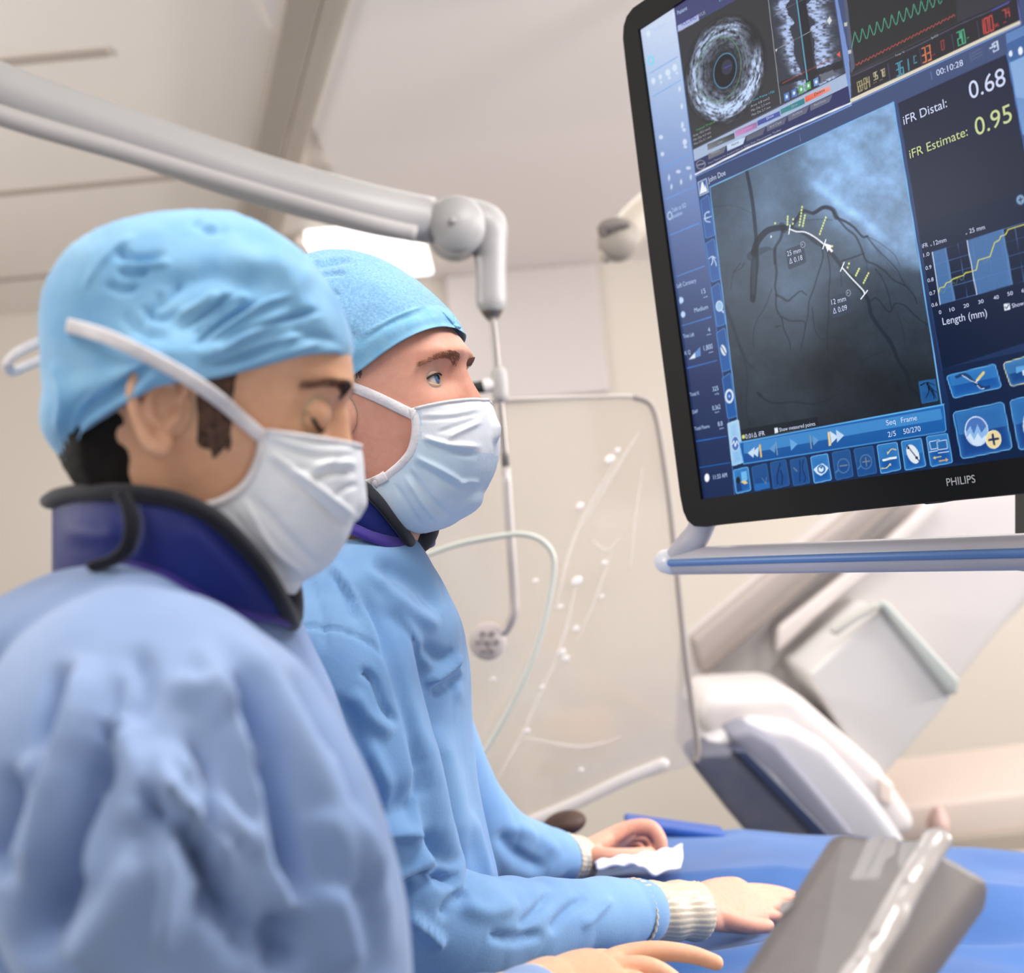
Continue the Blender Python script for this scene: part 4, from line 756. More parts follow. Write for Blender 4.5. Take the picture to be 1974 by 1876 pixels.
for i, t_ in enumerate(('Area 4.8 mm2', 'Min Dia 2.2 mm', 'Max Dia 2.7 mm')): text(t_, (1066+i*4, 890+i*36), (1222+i*4, 820+i*36), 4.6, 'grey', c1)
text('Vessel Frame', (612, 1088), (770, 1012), 4.2, 'green', c1)
for i, t_ in enumerate(('Area 18.5 mm2', 'Min Dia 4.3 mm', 'Max Dia 5.1 mm')): text(t_, (588+i*4, 1135+i*34), (732+i*4, 1068+i*34), 4.6, 'grey', c1)
text('Live', (806, 14), (870, -20), 5, CY, c1)
SBT = 'pale'
text('Table to ISO', (166, 205), (246, 172), 8.5, SBT, c5); text('position', (170, 238), (224, 215), 8.5, SBT, c5); text('Left Coronary', (195, 632), (303, 598), 9, SBT, c5); text('15', (334, 665), (356, 658), 10, SBT, c5); text('Medium', (293, 770), (370, 748), 9, SBT, c5); text('Time Left', (230, 915), (292, 902), 8, SBT, c5); text('4', (370, 880), (382, 876), 9, SBT, c5); text('1,800', (346, 985), (396, 972), 10, SBT, c5); text('K Q', (240, 1010), (270, 1002), 8, SBT, c5)
text('Total K', (268, 1243), (320, 1232), 7, SBT, c5); text('325', (396, 1215), (428, 1207), 9, SBT, c5); text('DAP', (283, 1342), (312, 1336), 7, SBT, c5); text('0.362', (395, 1322), (440, 1312), 9, SBT, c5); text('Total Fluoro', (294, 1436), (378, 1419), 7, SBT, c5); text('8.8', (426, 1412), (452, 1406), 9, SBT, c5); text('11:33 AM', (400, 1712), (477, 1698), 9, SBT, c5)
for s_, x, y in (('mA', 344, 688), ('min', 362, 900), ('mm', 374, 1000), ('mGy', 408, 1235), ('Gycm', 408, 1338), ('min', 434, 1430)): text(s_, (x, y), (x+24, y-6), 3.5, SBT, c5)
text('System', (244, 272), (365, 205), 8, SBT, c1); text('Patient', (460, 125), (540, 80), 8, SBT, c1)
text('mmHg', (830, 508), (862, 494), 3, 'red', c2_); text('RR', (1150, 355), (1172, 344), 3.4, 'green', c2_); text('SYS', (305, 760), (335, 746), 3, 'olive', c2_); text('DIA', (362, 735), (390, 722), 3, 'olive', c2_); text('PR', (1480, 215), (1508, 202), 3, 'red', c2_); text('Temp °C', (500, 515), (586, 476), 4, 'grey', c2_); text('SpO2', (825, 355), (890, 325), 4, 'grey', c2_)
text('PHILIPS', (1833, 936), (1888, 929), 15.5, 'logo', off=.0052)

# ---- carrier below the screen
def barpt(px, py, off=-.02): return Sp(px, py, off)
A_, B_ = barpt(1292, 1082), barpt(1974, 1064); D_ = (B_-A_); B2 = A_+D_*1.5
V, F = tube([A_, A_+D_*.5, B2], [(.0135, .0165)]*3, 28, 30, rnd=True); _hb = mesh_obj('handle_bar', V, F, mat('bar_white', (178, 175, 180), .3), mon); hb = _hb
nrm = (CAM-A_); nrm = nrm-D_*(nrm@D_)/(D_@D_); nrm /= np.linalg.norm(nrm)
V, F = tube([A_+nrm*.0125+D_*.03-CU*.002, A_+D_*.5+nrm*.0125-CU*.001, B2+nrm*.0125-CU*.001], [(.0035, .0045)]*3, 12, 12, rnd=True); mesh_obj('blue_stripe', V, F, mat('stripe_blue', (88, 124, 176), .4), hb)
V, F = tube([barpt(1300, 1074), barpt(1326, 1050), barpt(1345, 1030), barpt(1356, 1000)], [.012, (.013, .016), (.012, .018), (.012, .02)], 20, 20, rnd=True); mesh_obj('bracket', V, F, mat('bracket_white', (182, 177, 182), .4), mon)
V, F = tube([A_-D_*.015, A_+D_*.012], [.0150, .0165], 24, rnd=True); mesh_obj('end_cap', V, F, mat('cap_white', (222, 220, 224), .3), hb)
V, F = box(SW(.56, -.14, -.05), SX*.02, SY*.1, SN*.02); bevel(mesh_obj('rear_post', V, F, mat('post_black', (40, 44, 44), .5), mon, False), .005)
V, F = box(P(1990, 995, 1.35), CR*.012, CU*.06, CF*.02); bevel(mesh_obj('black_post', V, F, mat('post_black', (40, 44, 44), .5), mon, False), .004)
# ------------------------------------------------------------------ people
def noise_mix(nt, vec_scale, rgb_a, rgb_b, detail=4, lo=.35, hi=.65):
    tc = nt.nodes.new('ShaderNodeTexCoord'); n = nt.nodes.new('ShaderNodeTexNoise'); n.inputs['Scale'].default_value = vec_scale; n.inputs['Detail'].default_value = detail
    r = nt.nodes.new('ShaderNodeValToRGB'); r.color_ramp.elements[0].position = lo; r.color_ramp.elements[1].position = hi
    r.color_ramp.elements[0].color = hx(rgb_a); r.color_ramp.elements[1].color = hx(rgb_b)
    nt.links.new(tc.outputs['Object'], n.inputs['Vector']); nt.links.new(n.outputs[0], r.inputs[0]); return r.outputs[0]
def cloth(name, a, b, vs=25, rough=.75, bump=.25, bs=350, sheen=.2, trans=.0):
    m = bpy.data.materials.new(name); m.use_nodes = True; nt = m.node_tree; p = nt.nodes['Principled BSDF']
    nt.links.new(noise_mix(nt, vs, a, b), p.inputs['Base Color']); p.inputs['Roughness'].default_value = rough; p.inputs['Specular IOR Level'].default_value = .25
    p.inputs['Sheen Weight'].default_value = sheen
    tc = nt.nodes.new('ShaderNodeTexCoord'); n = nt.nodes.new('ShaderNodeTexNoise'); n.inputs['Scale'].default_value = bs; n.inputs['Detail'].default_value = 4
    bp = nt.nodes.new('ShaderNodeBump'); bp.inputs['Strength'].default_value = bump; bp.inputs['Distance'].default_value = .001
    nt.links.new(tc.outputs['Object'], n.inputs['Vector']); nt.links.new(n.outputs[0], bp.inputs['Height']); nt.links.new(bp.outputs[0], p.inputs['Normal'])
    return m
m_gown1 = cloth('gown_blue_dark', (118, 144, 188), (146, 168, 206), 5)
m_gown2 = cloth('gown_blue', (102, 143, 192), (124, 164, 206), 8)
m_cap1 = cloth('cap_blue', (122, 176, 218), (142, 192, 226), 30, bump=.3)
m_cap2 = cloth('cap_blue_speckled', (116, 166, 208), (142, 188, 222), 380, bump=.5)
m_cap2b = cloth('cap_band_blue', (126, 184, 222), (146, 198, 228), 60, bump=.3)
m_mask = cloth('mask_white', (232, 235, 240), (242, 243, 246), 20, rough=.7)
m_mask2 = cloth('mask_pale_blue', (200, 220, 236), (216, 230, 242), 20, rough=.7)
m_tie = cloth('tie_white', (226, 220, 222), (236, 231, 232), 120, bump=.5)
m_navy = cloth('collar_navy', (22, 32, 98), (28, 40, 112), 12, rough=.6, bump=.4, bs=200, sheen=0)
m_trim = cloth('collar_trim_black', (12, 12, 22), (18, 18, 30), 20)
m_purple = cloth('binding_purple', (60, 44, 128), (68, 52, 138), 20)
def skin_mat(name, a, b, c):
    m = bpy.data.materials.new(name); m.use_nodes = True; nt = m.node_tree; p = nt.nodes['Principled BSDF']
    o1 = noise_mix(nt, 14, a, b); o2 = noise_mix(nt, 150, a, c, 5); mx = nt.nodes.new('ShaderNodeMix'); mx.data_type = 'RGBA'; mx.inputs['Factor'].default_value = .3
    nt.links.new(o1, mx.inputs[6]); nt.links.new(o2, mx.inputs[7]); nt.links.new(mx.outputs[2], p.inputs['Base Color'])
    p.inputs['Roughness'].default_value = .5; p.inputs['Specular IOR Level'].default_value = .35
    p.inputs['Subsurface Weight'].default_value = .6; p.inputs['Subsurface Scale'].default_value = .006; p.inputs['Subsurface Radius'].default_value = (1, .35, .2)
    tc = nt.nodes.new('ShaderNodeTexCoord'); n = nt.nodes.new('ShaderNodeTexNoise'); n.inputs['Scale'].default_value = 700; n.inputs['Detail'].default_value = 3
    bp = nt.nodes.new('ShaderNodeBump'); bp.inputs['Strength'].default_value = .2; bp.inputs['Distance'].default_value = .0008
    nt.links.new(tc.outputs['Object'], n.inputs['Vector']); nt.links.new(n.outputs[0], bp.inputs['Height']); nt.links.new(bp.outputs[0], p.inputs['Normal']); return m
m_skin1 = skin_mat('skin_tan', (230, 178, 144), (238, 190, 158), (212, 154, 122))
m_skin2 = skin_mat('skin_fair', (224, 164, 142), (232, 178, 156), (208, 138, 116))
m_hair = mat('hair_black', (18, 13, 11), .65, bump=.6, bscale=500, spec=.2); m_brow1 = mat('brow_dark', (52, 32, 32), .7); m_brow2 = mat('brow_brown', (150, 104, 82), .8)

ZT = [-.118, -.112, -.10, -.085, -.07, -.055, -.045, -.035, -.015, .0, .012, .022, .032, .042, .060, .080, .100, .115, .126, .132]
XF = [.050, .070, .082, .083, .086, .088, .088, .087, .087, .088, .088, .0885, .092, .0965, .0965, .091, .078, .057, .030, .002]
XB = [.005, -.002, -.012, -.024, -.038, -.055, -.065, -.072, -.080, -.087, -.092, -.095, -.098, -.100, -.101, -.095, -.078, -.056, -.030, -.002]
WW = [.016, .026, .038, .048, .054, .058, .060, .062, .066, .069, .0715, .073, .074, .075, .0765, .073, .061, .044, .024, .002]
_zz = np.linspace(-.118, .132, 60); ZC = lambda z: np.where(np.asarray(z) < -.05, -.05+(np.asarray(z)+.05)*.86, z)
def _sm(L):
    v = np.interp(_zz, ZT0, L); 
    for _ in range(2): v[1:-1] = (v[:-2]+2*v[1:-1]+v[2:])/4
    return v
ZT0 = list(ZT); XF, XB, WW = _sm(XF), _sm(XB), _sm(WW); ZT = ZC(_zz)
class Head:
    def __init__(s, px, py, z, yaw, pitch, scale, tilt=0.0, brow_in=0.0, slope=0.0, eye_x=.0722, chin=0.0):
        s.chin = chin
        s.eye_x = eye_x; s.XF = XF-brow_in*np.clip((ZT-.022)/.016, 0, 1)-slope*np.maximum(0, ZT-.045)*np.clip((.13-ZT)/.03, 0, 1)
        y, p = math.radians(yaw), math.radians(pitch)
        ex = CR*math.cos(y)*math.cos(p)-CU*math.sin(p)-CF*math.sin(y)*math.cos(p)
        ez = CR*math.cos(y)*math.sin(p)+CU*math.cos(p)-CF*math.sin(y)*math.sin(p)
        if tilt: t = math.radians(tilt); ey = np.cross(ez, ex); ez = ez*math.cos(t)+ey*math.sin(t)
        s.ex, s.ez = ex, ez; s.ey = np.cross(ez, ex); s.k = scale; s.o = P(px, py, z)
    def w(s, L): L = np.asarray(L, float)*s.k; return s.o+L[..., 0:1]*s.ex+L[..., 1:2]*s.ey+L[..., 2:3]*s.ez
    def loc(s, px, py, y):
        'local x, z of the ray through px, py where it meets the plane at local y'
        d = P(px, py, 1.0)-CAM; o = s.o+s.ey*y*s.k; q = CAM+d*(((o-CAM)@s.ey)/(d@s.ey))-s.o; return np.array([q@s.ex, q@s.ez])/s.k
    def inv(s, W): D = np.asarray(W)-s.o; return np.stack([D@s.ex, D@s.ey, D@s.ez], -1)/s.k
    def surf(s, th, z, grow=0.0):
        'head surface: th 0 front, +90 left'
        z = np.asarray(z, float); th = np.asarray(th, float)
        xf = np.interp(z, ZT, s.XF); xb = np.interp(z, ZT, XB); wv = np.interp(z, ZT, WW); xm = xb*.55+xf*.10
        c, sn = np.cos(th), np.sin(th); ex_ = np.where(c > 0, 2.75, 2.0)
        cc = np.sign(c)*abs(c)**(2/ex_); ss = np.sign(sn)*abs(sn)**(2/ex_)
        x = xm+np.where(c > 0, (xf-xm)*cc, (xm-xb)*cc); y = wv*ss
        g = lambda a, b, ra, rb: np.exp(-((abs(y)-a)/ra)**2-((z-b)/rb)**2)*(c > 0)
        dx = 0
        # nose
        nh = np.interp(z, [-.062, -.050, -.040, -.030, -.015, 0, .012, .022, .032, .045], [0, .004, .022, .0255, .021, .0155, .0105, .0065, .003, 0]); nw = np.interp(z, [-.05, -.038, -.02, 0, .03], [.016, .0155, .011, .0085, .008])
        dx = dx+nh*np.exp(-(abs(y)/nw)**2.4)*(c > 0)
        dx = dx-.0060*g(.032, .017, .0150, .0110)-.005*g(.016, .022, .007, .012)+.0045*g(.028, .040, .022, .007)+.003*g(0, .046, .02, .012)
        dx = dx+.004*g(.040, -.018, .018, .018)-.003*g(.050, .045, .012, .02)
        return np.stack([x+dx, y*(1+grow*6), z+np.where(z < -.05, (-.05-z)*s.chin, 0)], -1)
def head_y(H, x, z):
    xf = np.interp(z, ZT, H.XF); xb = np.interp(z, ZT, XB); wv = np.interp(z, ZT, WW); xm = xb*.55+xf*.10
    u = np.where(x > xm, (x-xm)/np.maximum(xf-xm, 1e-4), (xm-x)/np.maximum(xm-xb, 1e-4)); e = np.where(x > xm, 2.75, 2.0)
    ok = (u < 1) & (z > ZT[0]) & (z < ZT[-1])
    return np.where(ok, wv*np.maximum(0, 1-np.clip(u, 0, 1)**e)**(1/e), 0)
def head_mesh(H, nz_=230, nt_=300):
    z = -.1085+(.2405)*(.5-.5*np.cos(np.linspace(.02, math.pi-.01, nz_))) ; th = np.linspace(0, 2*math.pi, nt_, endpoint=False)
    T, Zg = np.meshgrid(th, z); L = H.surf(T, Zg).reshape(-1, 3)
    F = grid_faces(nz_, nt_, True); F += [list(range(nt_))[::-1], [(nz_-1)*nt_+k for k in range(nt_)]]
    return L, F
def eye_parts(H, side, gaze, opening, parent, iris=(74, 116, 160), closed=False, skin=None):
    'eyeball, iris and lids; side -1 is the person\'s right'
    C = np.array([H.eye_x, side*.0315, .0185]); R = .0122
    out = MB()
    def dirv(az, el): return np.stack([np.cos(el)*np.cos(az), np.cos(el)*np.sin(az), np.sin(el)], -1)
    az = np.linspace(-1.65, 1.65, 40)
    wgt = np.cos(np.clip(az/1.12, -1, 1)*math.pi/2)
    up = (opening[0]*wgt-.06) if not closed else (-.62*wgt-.02); lo = (-opening[1]*wgt-.06) if not closed else (-.66*wgt-.03)
    az = az+side*.22
    # upper lid
    n = 16; rows = []
    for i in range(n):
        t = i/(n-1); el = 1.35*(1-t)+up*t; rr = R+.0019+.0008*math.sin(t*math.pi*.9)-(.0006 if i == n-1 else 0)
        rows.append(C+dirv(az, el)*rr)
    rows.append(C+dirv(az, up)*(R+.0001))
    out.add(H.w(np.vstack(rows)), grid_faces(n+1, 40))
    rows = []
    for i in range(n):
        t = i/(n-1); el = -1.35*(1-t)+lo*t; rows.append(C+dirv(az, el)*(R+.0012+.0014*math.sin(t*math.pi)))
    rows.append(C+dirv(az, lo)*(R+.0001)); out.add(H.w(np.vstack(rows)), grid_faces(n+1, 40))
    # lashes line
    lp = H.w(C+dirv(az, up-.015)*(R+.0020))[6:-6]; V, F = tube(lp[2:-2], [.0003]+[.0013 if closed else .00085]*(len(lp)-6)+[.0004], 8); lash = (V, F)
    mesh_obj('eyelashes', V, F, mat('lash_dark', (46, 30, 30), .7), parent)
    if not closed:
        V, F = sphere(C*0, R, 40, 30); eb = mesh_obj('eyeball', H.w(np.array(V)+C), F, mat('eye_white', (214, 208, 206), .15, spec=.6), parent)
        g = np.array(gaze, float); g /= np.linalg.norm(g); a = np.cross(g, [0, 0, 1.0]); a /= np.linalg.norm(a); b = np.cross(a, g)
        for nm, rad, lift, m in (('iris', .0062, .0003, mat('iris', iris, .2, var=.3, vscale=900)), ('pupil', .0026, .0005, mat('pupil', (10, 10, 12), .1))):
            V = []; K = 28
            for i in range(6):
                q = rad/R*i/5
                for k in range(K): an = 2*math.pi*k/K; V.append(C+(g*math.cos(q)+(a*math.cos(an)+b*math.sin(an))*math.sin(q))*(R+lift))
            mesh_obj(nm, H.w(np.array(V)), grid_faces(6, K, True), m, eb)
        V, F = sphere(C*0, .0009, 10, 8); mesh_obj('eye_glint', H.w(np.array(V)+C+g*(R+.0004)+a*-.0025+b*.0022), F, mat('glint', (250, 250, 250), .1, spec=1), eb)
    return out
def brow(H, side, parent, m, z0=.0385, n=420, thick=.0040, arch=.004, seed=1):
    r = random.Random(seed); mb = MB()
    for i in range(n):
        t = r.random(); yy = side*(.011+.040*t); zz = z0+arch*math.sin(min(1, t*1.1)*math.pi*.8)-.004*max(0, t-.7)/.3+(r.random()-.5)*thick*(1.25-.7*t)*1.6
        th = math.asin(max(-.98, min(.98, abs(yy)/.075)))*side
        # find th whose surface y matches
        ths = np.linspace(0, side*1.4, 60); S = H.surf(ths, np.full(60, zz)); k = int(np.argmin(abs(S[:, 1]-yy))); p = S[k]
        nrm = np.array([math.cos(ths[k])*1.0, math.sin(ths[k]), .15]); nrm /= np.linalg.norm(nrm)
        d = np.array([-.25*abs(math.sin(ths[k])), side*1.0, .45-.75*t])*.0052*(.7+.6*r.random())
        a, b, c = p+nrm*.0002, p+d*.5+nrm*.0012, p+d+nrm*.0006
        V, F = tube(H.w(np.array([a, b, c])), [.00022, .0002, .00006], 4, cap=False); mb.add(V, F)
    mb.obj('eyebrow', m, parent)
def ear_shell(H, side, c=(-.006, 0, .002), s_=1.0, out=.014):
    y0 = side*(np.interp(c[2], ZT, WW)+.001); Q = lambda x, z, o: np.array([c[0]+x*s_, y0+side*o*s_, c[2]+z*s_])
    parts = []
    hel = [Q(.006, .006, .004), Q(.010, .018, .007), Q(.004, .029, .011), Q(-.009, .033, .015), Q(-.020, .027, .018), Q(-.025, .012, .019), Q(-.022, -.004, .017), Q(-.015, -.017, .013), Q(-.007, -.027, .009), Q(.002, -.031, .006), Q(.006, -.024, .003)]
    parts.append(tube(H.w(np.array(hel)), [r*H.k for r in (.0025, .003, .0034, .0036, .0036, .0036, .0036, .004, .0052, .0052, .003)], 12, 60, rnd=True))
    ant = [Q(.002, .018, .005), Q(-.010, .020, .009), Q(-.014, .008, .012), Q(-.011, -.006, .011), Q(-.004, -.013, .008)]
    parts.append(tube(H.w(np.array(ant)), [r*H.k for r in (.002, .003, .0034, .0034, .003)], 10, 30, rnd=True))
    parts.append(tube(H.w(np.array([Q(.008, .004, .003), Q(.007, -.006, .006), Q(.003, -.014, .005)])), [r*H.k for r in (.003, .0042, .003)], 10, 20, rnd=True))
    parts.append(ellipsoid(H.w(Q(-.009, .002, .004)), H.ex*.017*s_*H.k, H.ez*.028*s_*H.k, H.ey*.0035*H.k))
    parts.append(ellipsoid(H.w(Q(.000, -.024, .003)), H.ex*.008*s_*H.k, H.ez*.009*s_*H.k, H.ey*.0045*H.k))
    parts.append(ellipsoid(H.w(Q(.002, .0, -.004)), H.ex*.016*s_*H.k, H.ez*.022*s_*H.k, H.ey*.008*H.k))
    return remesh(parts, .0011*H.k, 6)
def resample(pts, n):
    'arc-length resample of a closed or open polyline'
    p = np.asarray(pts, float); d = np.r_[0, np.cumsum(np.linalg.norm(np.diff(p, axis=0), axis=1))]; u = np.linspace(0, d[-1], n)
    return np.stack([np.interp(u, d, p[:, i]) for i in range(p.shape[1])], 1)
def cap_mesh(H, contour, rim, wid=.080, n=150, m=110, cen=None, thick=.0, ear=.0):
    'skull cap: side outline from the photo swept round to full width, opening along the rim line'
    con = resample(catmull(np.array([H.loc(x, y, 0) for x, y in contour]), 400), n)     # front bottom over crown to back bottom
    rpx = resample(catmull(np.array(rim, float), 300), n); rm = np.array([H.loc(rpx[i, 0], rpx[i, 1], -wid*.88*math.sin(math.pi*i/(n-1))**.38 if 0 < i < n-1 else 0) for i in range(n)])    # same direction along the near side
    cc_ = np.array([-.005, .03]); rng = np.linspace(0, .16, 321); sc_, ps_ = [], []
    for i in range(n):
        dd_ = con[i]-cc_; L_ = np.linalg.norm(dd_); dd_ /= L_; zz = cc_[1]+rng*dd_[1]; xx = cc_[0]+rng*dd_[0]
        ins = (zz < ZT[-1]) & (zz > ZT[0]) & (xx < np.interp(zz, ZT, H.XF)) & (xx > np.interp(zz, ZT, XB)); R_ = rng[ins].max() if ins.any() else L_
        s1 = max(L_/R_, 1.03) if i > 3 else L_/R_; sc_.append(s1); con[i] = cc_+dd_*R_*s1; ps_.append(math.degrees(math.atan2(dd_[0], -dd_[1])) % 360)
    sc_ = np.array(sc_); ps_ = np.array(ps_); od = np.argsort(ps_)
    rm[0] = con[0]; rm[-1] = con[-1]
    V = []
    for side in (-1, 1):
        for j in range(m+1):
            t = j/m; a = t*math.pi/2                                     # 0 at crown line, 1 at rim
            for i in range(n):
                e = math.sin(math.pi*i/(n-1))**.38
                b = math.sin(a)**1.0
                base = con[i]*(1-(1-math.cos(a)))+rm[i]*(1-math.cos(a))
                y = side*wid*e*math.sin(a)**.92*(1-.03*t)
                if t > .8: y *= 1-.05*((t-.8)/.2)**2
                V.append([base[0], y, base[1]])
    V = np.array(V); sg = np.where(np.arange(len(V)) < (m+1)*n, -1, 1); dx, dz = V[:, 0]-cc_[0], V[:, 2]-cc_[1]
    ss = np.interp(np.degrees(np.arctan2(dx, -dz)) % 360, ps_[od], sc_[od]); h = head_y(H, cc_[0]+dx/ss, cc_[1]+dz/ss)*np.minimum(ss, 1.10)
    h = h+ear*np.exp(-((V[:, 0]+.004)/.028)**2-((V[:, 2]-.026)/.022)**2)*np.clip(h/.06, 0, 1)
    G = h.reshape(2, m+1, n); G[:, 0] = 0; G[:, 1:, 0] = np.minimum(G[:, 1:, 0], .004); G[:, 1:, -1] = np.minimum(G[:, 1:, -1], .004)
    for _ in range(6): G[:, 1:-1, 1:-1] = (G[:, :-2, 1:-1]+G[:, 2:, 1:-1]+G[:, 1:-1, :-2]+G[:, 1:-1, 2:]+2*G[:, 1:-1, 1:-1])/6
    V[:, 1] = sg*(G.reshape(-1)+.0015*(G.reshape(-1) > .01))
    F = []; K = (m+1)*n
    for s_ in (0, 1):
        for j in range(m):
            for i in range(n-1):
                q = [s_*K+j*n+i, s_*K+j*n+i+1, s_*K+(j+1)*n+i+1, s_*K+(j+1)*n+i]; F.append(q if s_ == 0 else q[::-1])
    return np.array(V), F
def finish(V, F, strokes, name, m, parent, noise=0.0, nsc=30, solid=.0008, zs=(1, 1, 1), weld=True):
    V = np.asarray(V, float)
    if noise: V = V+vnormals(V, F)*(noise*fbm(V*nsc*np.array(zs), 3))[:, None]
    if strokes: V = sculpt(V, F, strokes, shell=bool(solid))
    o = mesh_obj(name, V, F, m, parent)
    bm = bmesh.new(); bm.from_mesh(o.data); 
    if weld: bmesh.ops.remove_doubles(bm, verts=bm.verts, dist=.0002)
    bmesh.ops.recalc_face_normals(bm, faces=bm.faces); bm.to_mesh(o.data); bm.free()
    o.data.polygons.foreach_set('use_smooth', [True]*len(o.data.polygons))
    if solid: s = o.modifiers.new('thickness', 'SOLIDIFY'); s.thickness = solid; s.offset = -1
    return o
def head_x(H, y, z):
    xf = np.interp(z, ZT, H.XF); xb = np.interp(z, ZT, XB); wv = np.interp(z, ZT, WW); xm = xb*.55+xf*.10; u = np.clip(abs(y)/wv, 0, 1)
    nh = np.interp(z, [-.062, -.050, -.040, -.030, -.015, 0, .012, .022, .032, .045], [0, .004, .022, .0255, .021, .0155, .0105, .0065, .003, 0])
    x = xm+(xf-xm)*np.maximum(0, 1-u**2.75)**(1/2.75)+nh*np.exp(-(abs(y)/.016)**2)
    return np.where((abs(y) < wv) & (z > ZT[0]+.004), x, -1)
def mask_mesh(H, side_edge, front, ylat=.060, n=90, m=120, pw=.8, shape=None):
    E = resample(catmull(np.array([H.loc(x, y, -ylat) for x, y in side_edge]), 300), n); Fr = resample(catmull(np.array([H.loc(x, y, 0) for x, y in front]), 300), n)
    V = []
    for i in range(n):
        for j in range(m):
            a = math.pi*j/(m-1); s_ = math.sin(a)**pw; b = E[i]*(1-s_)+Fr[i]*s_
            V.append([b[0], -ylat*math.copysign(abs(math.cos(a))**.85, math.cos(a)), b[1]])
    V = np.array(V); hx_ = head_x(H, V[:, 1], V[:, 2])+.0055; V[:, 0] = np.maximum(V[:, 0], hx_)
    G = V.reshape(n, m, 3)
    for _ in range(3): G[1:-1, 1:-1] = (G[:-2, 1:-1]+G[2:, 1:-1]+G[1:-1, :-2]+G[1:-1, 2:]+2*G[1:-1, 1:-1])/6
    V = G.reshape(-1, 3); V[:, 0] = np.maximum(V[:, 0], head_x(H, V[:, 1], V[:, 2])+.0025)
    return H.w(V), grid_faces(n, m)
def ribbon_on(H, pts, wd, lift, name, m, parent, wdirs=None, n=50, th=.0012):
    'flat strap through local points (x, y, z) of width wd'
    L = catmull(np.array(pts, float), n); T = np.gradient(L, axis=0); T /= np.linalg.norm(T, axis=1)[:, None]
    c = np.array([-.01, 0, .02]); N = L-c; N -= T*(N*T).sum(1)[:, None]; N /= np.linalg.norm(N, axis=1)[:, None]; B = np.cross(T, N)
    V = []
    for k in range(n): V += [L[k]+N[k]*lift-B[k]*wd/2, L[k]+N[k]*(lift+th)-B[k]*wd*.3, L[k]+N[k]*(lift+th)+B[k]*wd*.3, L[k]+N[k]*lift+B[k]*wd/2, L[k]+N[k]*(lift-th)]
    F = grid_faces(n, 5, True); F += [[0, 1, 2, 3, 4][::-1], [5*(n-1)+i for i in range(5)]]
    return mesh_obj(name, H.w(np.array(V)), F, m, parent)
def collar_mesh(H, top, bot, wid, n=70, m=26, thick=.012, y0=0.0, bulge=.006):
    'stand-up collar: near half measured from back to front, far half mirrored'
    T = resample(catmull(np.array([(x, y) for x, y in top], float), 200), n); B = resample(catmull(np.array([(x, y) for x, y in bot], float), 200), n)
    rows = []
    for side in (-1, 1):
        rg = range(n) if side < 0 else range(n-2, 0, -1)
        for i in rg:
            a = math.pi*i/(n-1); y = side*wid*math.sin(a)**.55
            col = []
            tx = H.loc(T[i, 0], T[i, 1], -wid*math.sin(a)**.55*.98); bx = H.loc(B[i, 0], B[i, 1], -wid*math.sin(a)**.55*1.02)
            for j in range(m):
                t = j/(m-1); p = tx*(1-t)+bx*t; yy = y*(1+.04*t+bulge/wid*math.sin(t*math.pi)); col.append([p[0], yy, p[1]])
            rows.append(col)
    L = np.array(rows); nr = len(rows); V = H.w(L.reshape(-1, 3)); F = []
    for i in range(nr):
        for j in range(m-1): k = (i+1) % nr; F.append([i*m+j, k*m+j, k*m+j+1, i*m+j+1])
    return V, F, L
from mathutils.bvhtree import BVHTree
def tree_of(objs):
    VV, FF, k = [], [], 0
    for o in objs:
        w0 = parent_world(o); VV += [v.co+w0 for v in o.data.vertices]; FF += [[i+k for i in p.vertices] for p in o.data.polygons]; k = len(VV)
    return BVHTree.FromPolygons(VV, FF)
def tape(tree, pts, wd, name, m, parent, lift=.0012, th=.0012, n=60, tail=None, taut=0):
    'flat tape lying on whatever surface is seen along the measured line'
    L, N = [], []; P2 = catmull(np.array(pts, float), n)
    for x, y in P2:
        d = Vector((P(x, y, 1.0)-CAM).tolist()).normalized(); h = tree.ray_cast(Vector(CAM.tolist()), d)
        if h[0] is None: continue
        nn = h[1] if h[1].dot(d) < 0 else -h[1]; L.append(np.array(h[0])); N.append(np.array(nn))
    L, N = np.array(L), np.array(N)
    if taut:
        D_ = L-CAM; r_ = np.linalg.norm(D_, axis=1); D_ /= r_[:, None]; q_ = np.array([r_[max(0, i-taut):i+taut+1].min() for i in range(len(r_))])
        for _ in range(25): q_[1:-1] = (q_[:-2]+2*q_[1:-1]+q_[2:])/4
        L = CAM+D_*np.minimum(q_, r_)[:, None]
        for _ in range(60): N[1:-1] = (N[:-2]+N[1:-1]+N[2:])/3
    for _ in range(6):
        N[1:-1] = (N[:-2]+N[1:-1]+N[2:])/3; L[1:-1] = (L[:-2]+2*L[1:-1]+L[2:])/4
    N /= np.linalg.norm(N, axis=1)[:, None]; L = L+N*lift
    if tail is not None: T_ = np.array([P(*q) for q in tail]); L = np.vstack([L, T_]); N = np.vstack([N, np.repeat(N[-1:], len(T_), 0)])
    T = np.gradient(L, axis=0); T /= np.linalg.norm(T, axis=1)[:, None]; B = np.cross(T, N); B /= np.linalg.norm(B, axis=1)[:, None]; V = []; K = len(L)
    for k in range(K): V += [L[k]-B[k]*wd/2, L[k]+N[k]*th-B[k]*wd*.4, L[k]+N[k]*th+B[k]*wd*.4, L[k]+B[k]*wd/2, L[k]-N[k]*th]
    F = grid_faces(K, 5, True)+[[0, 1, 2, 3, 4][::-1], [5*(K-1)+i for i in range(5)]]
    return mesh_obj(name, V, F, m, parent)
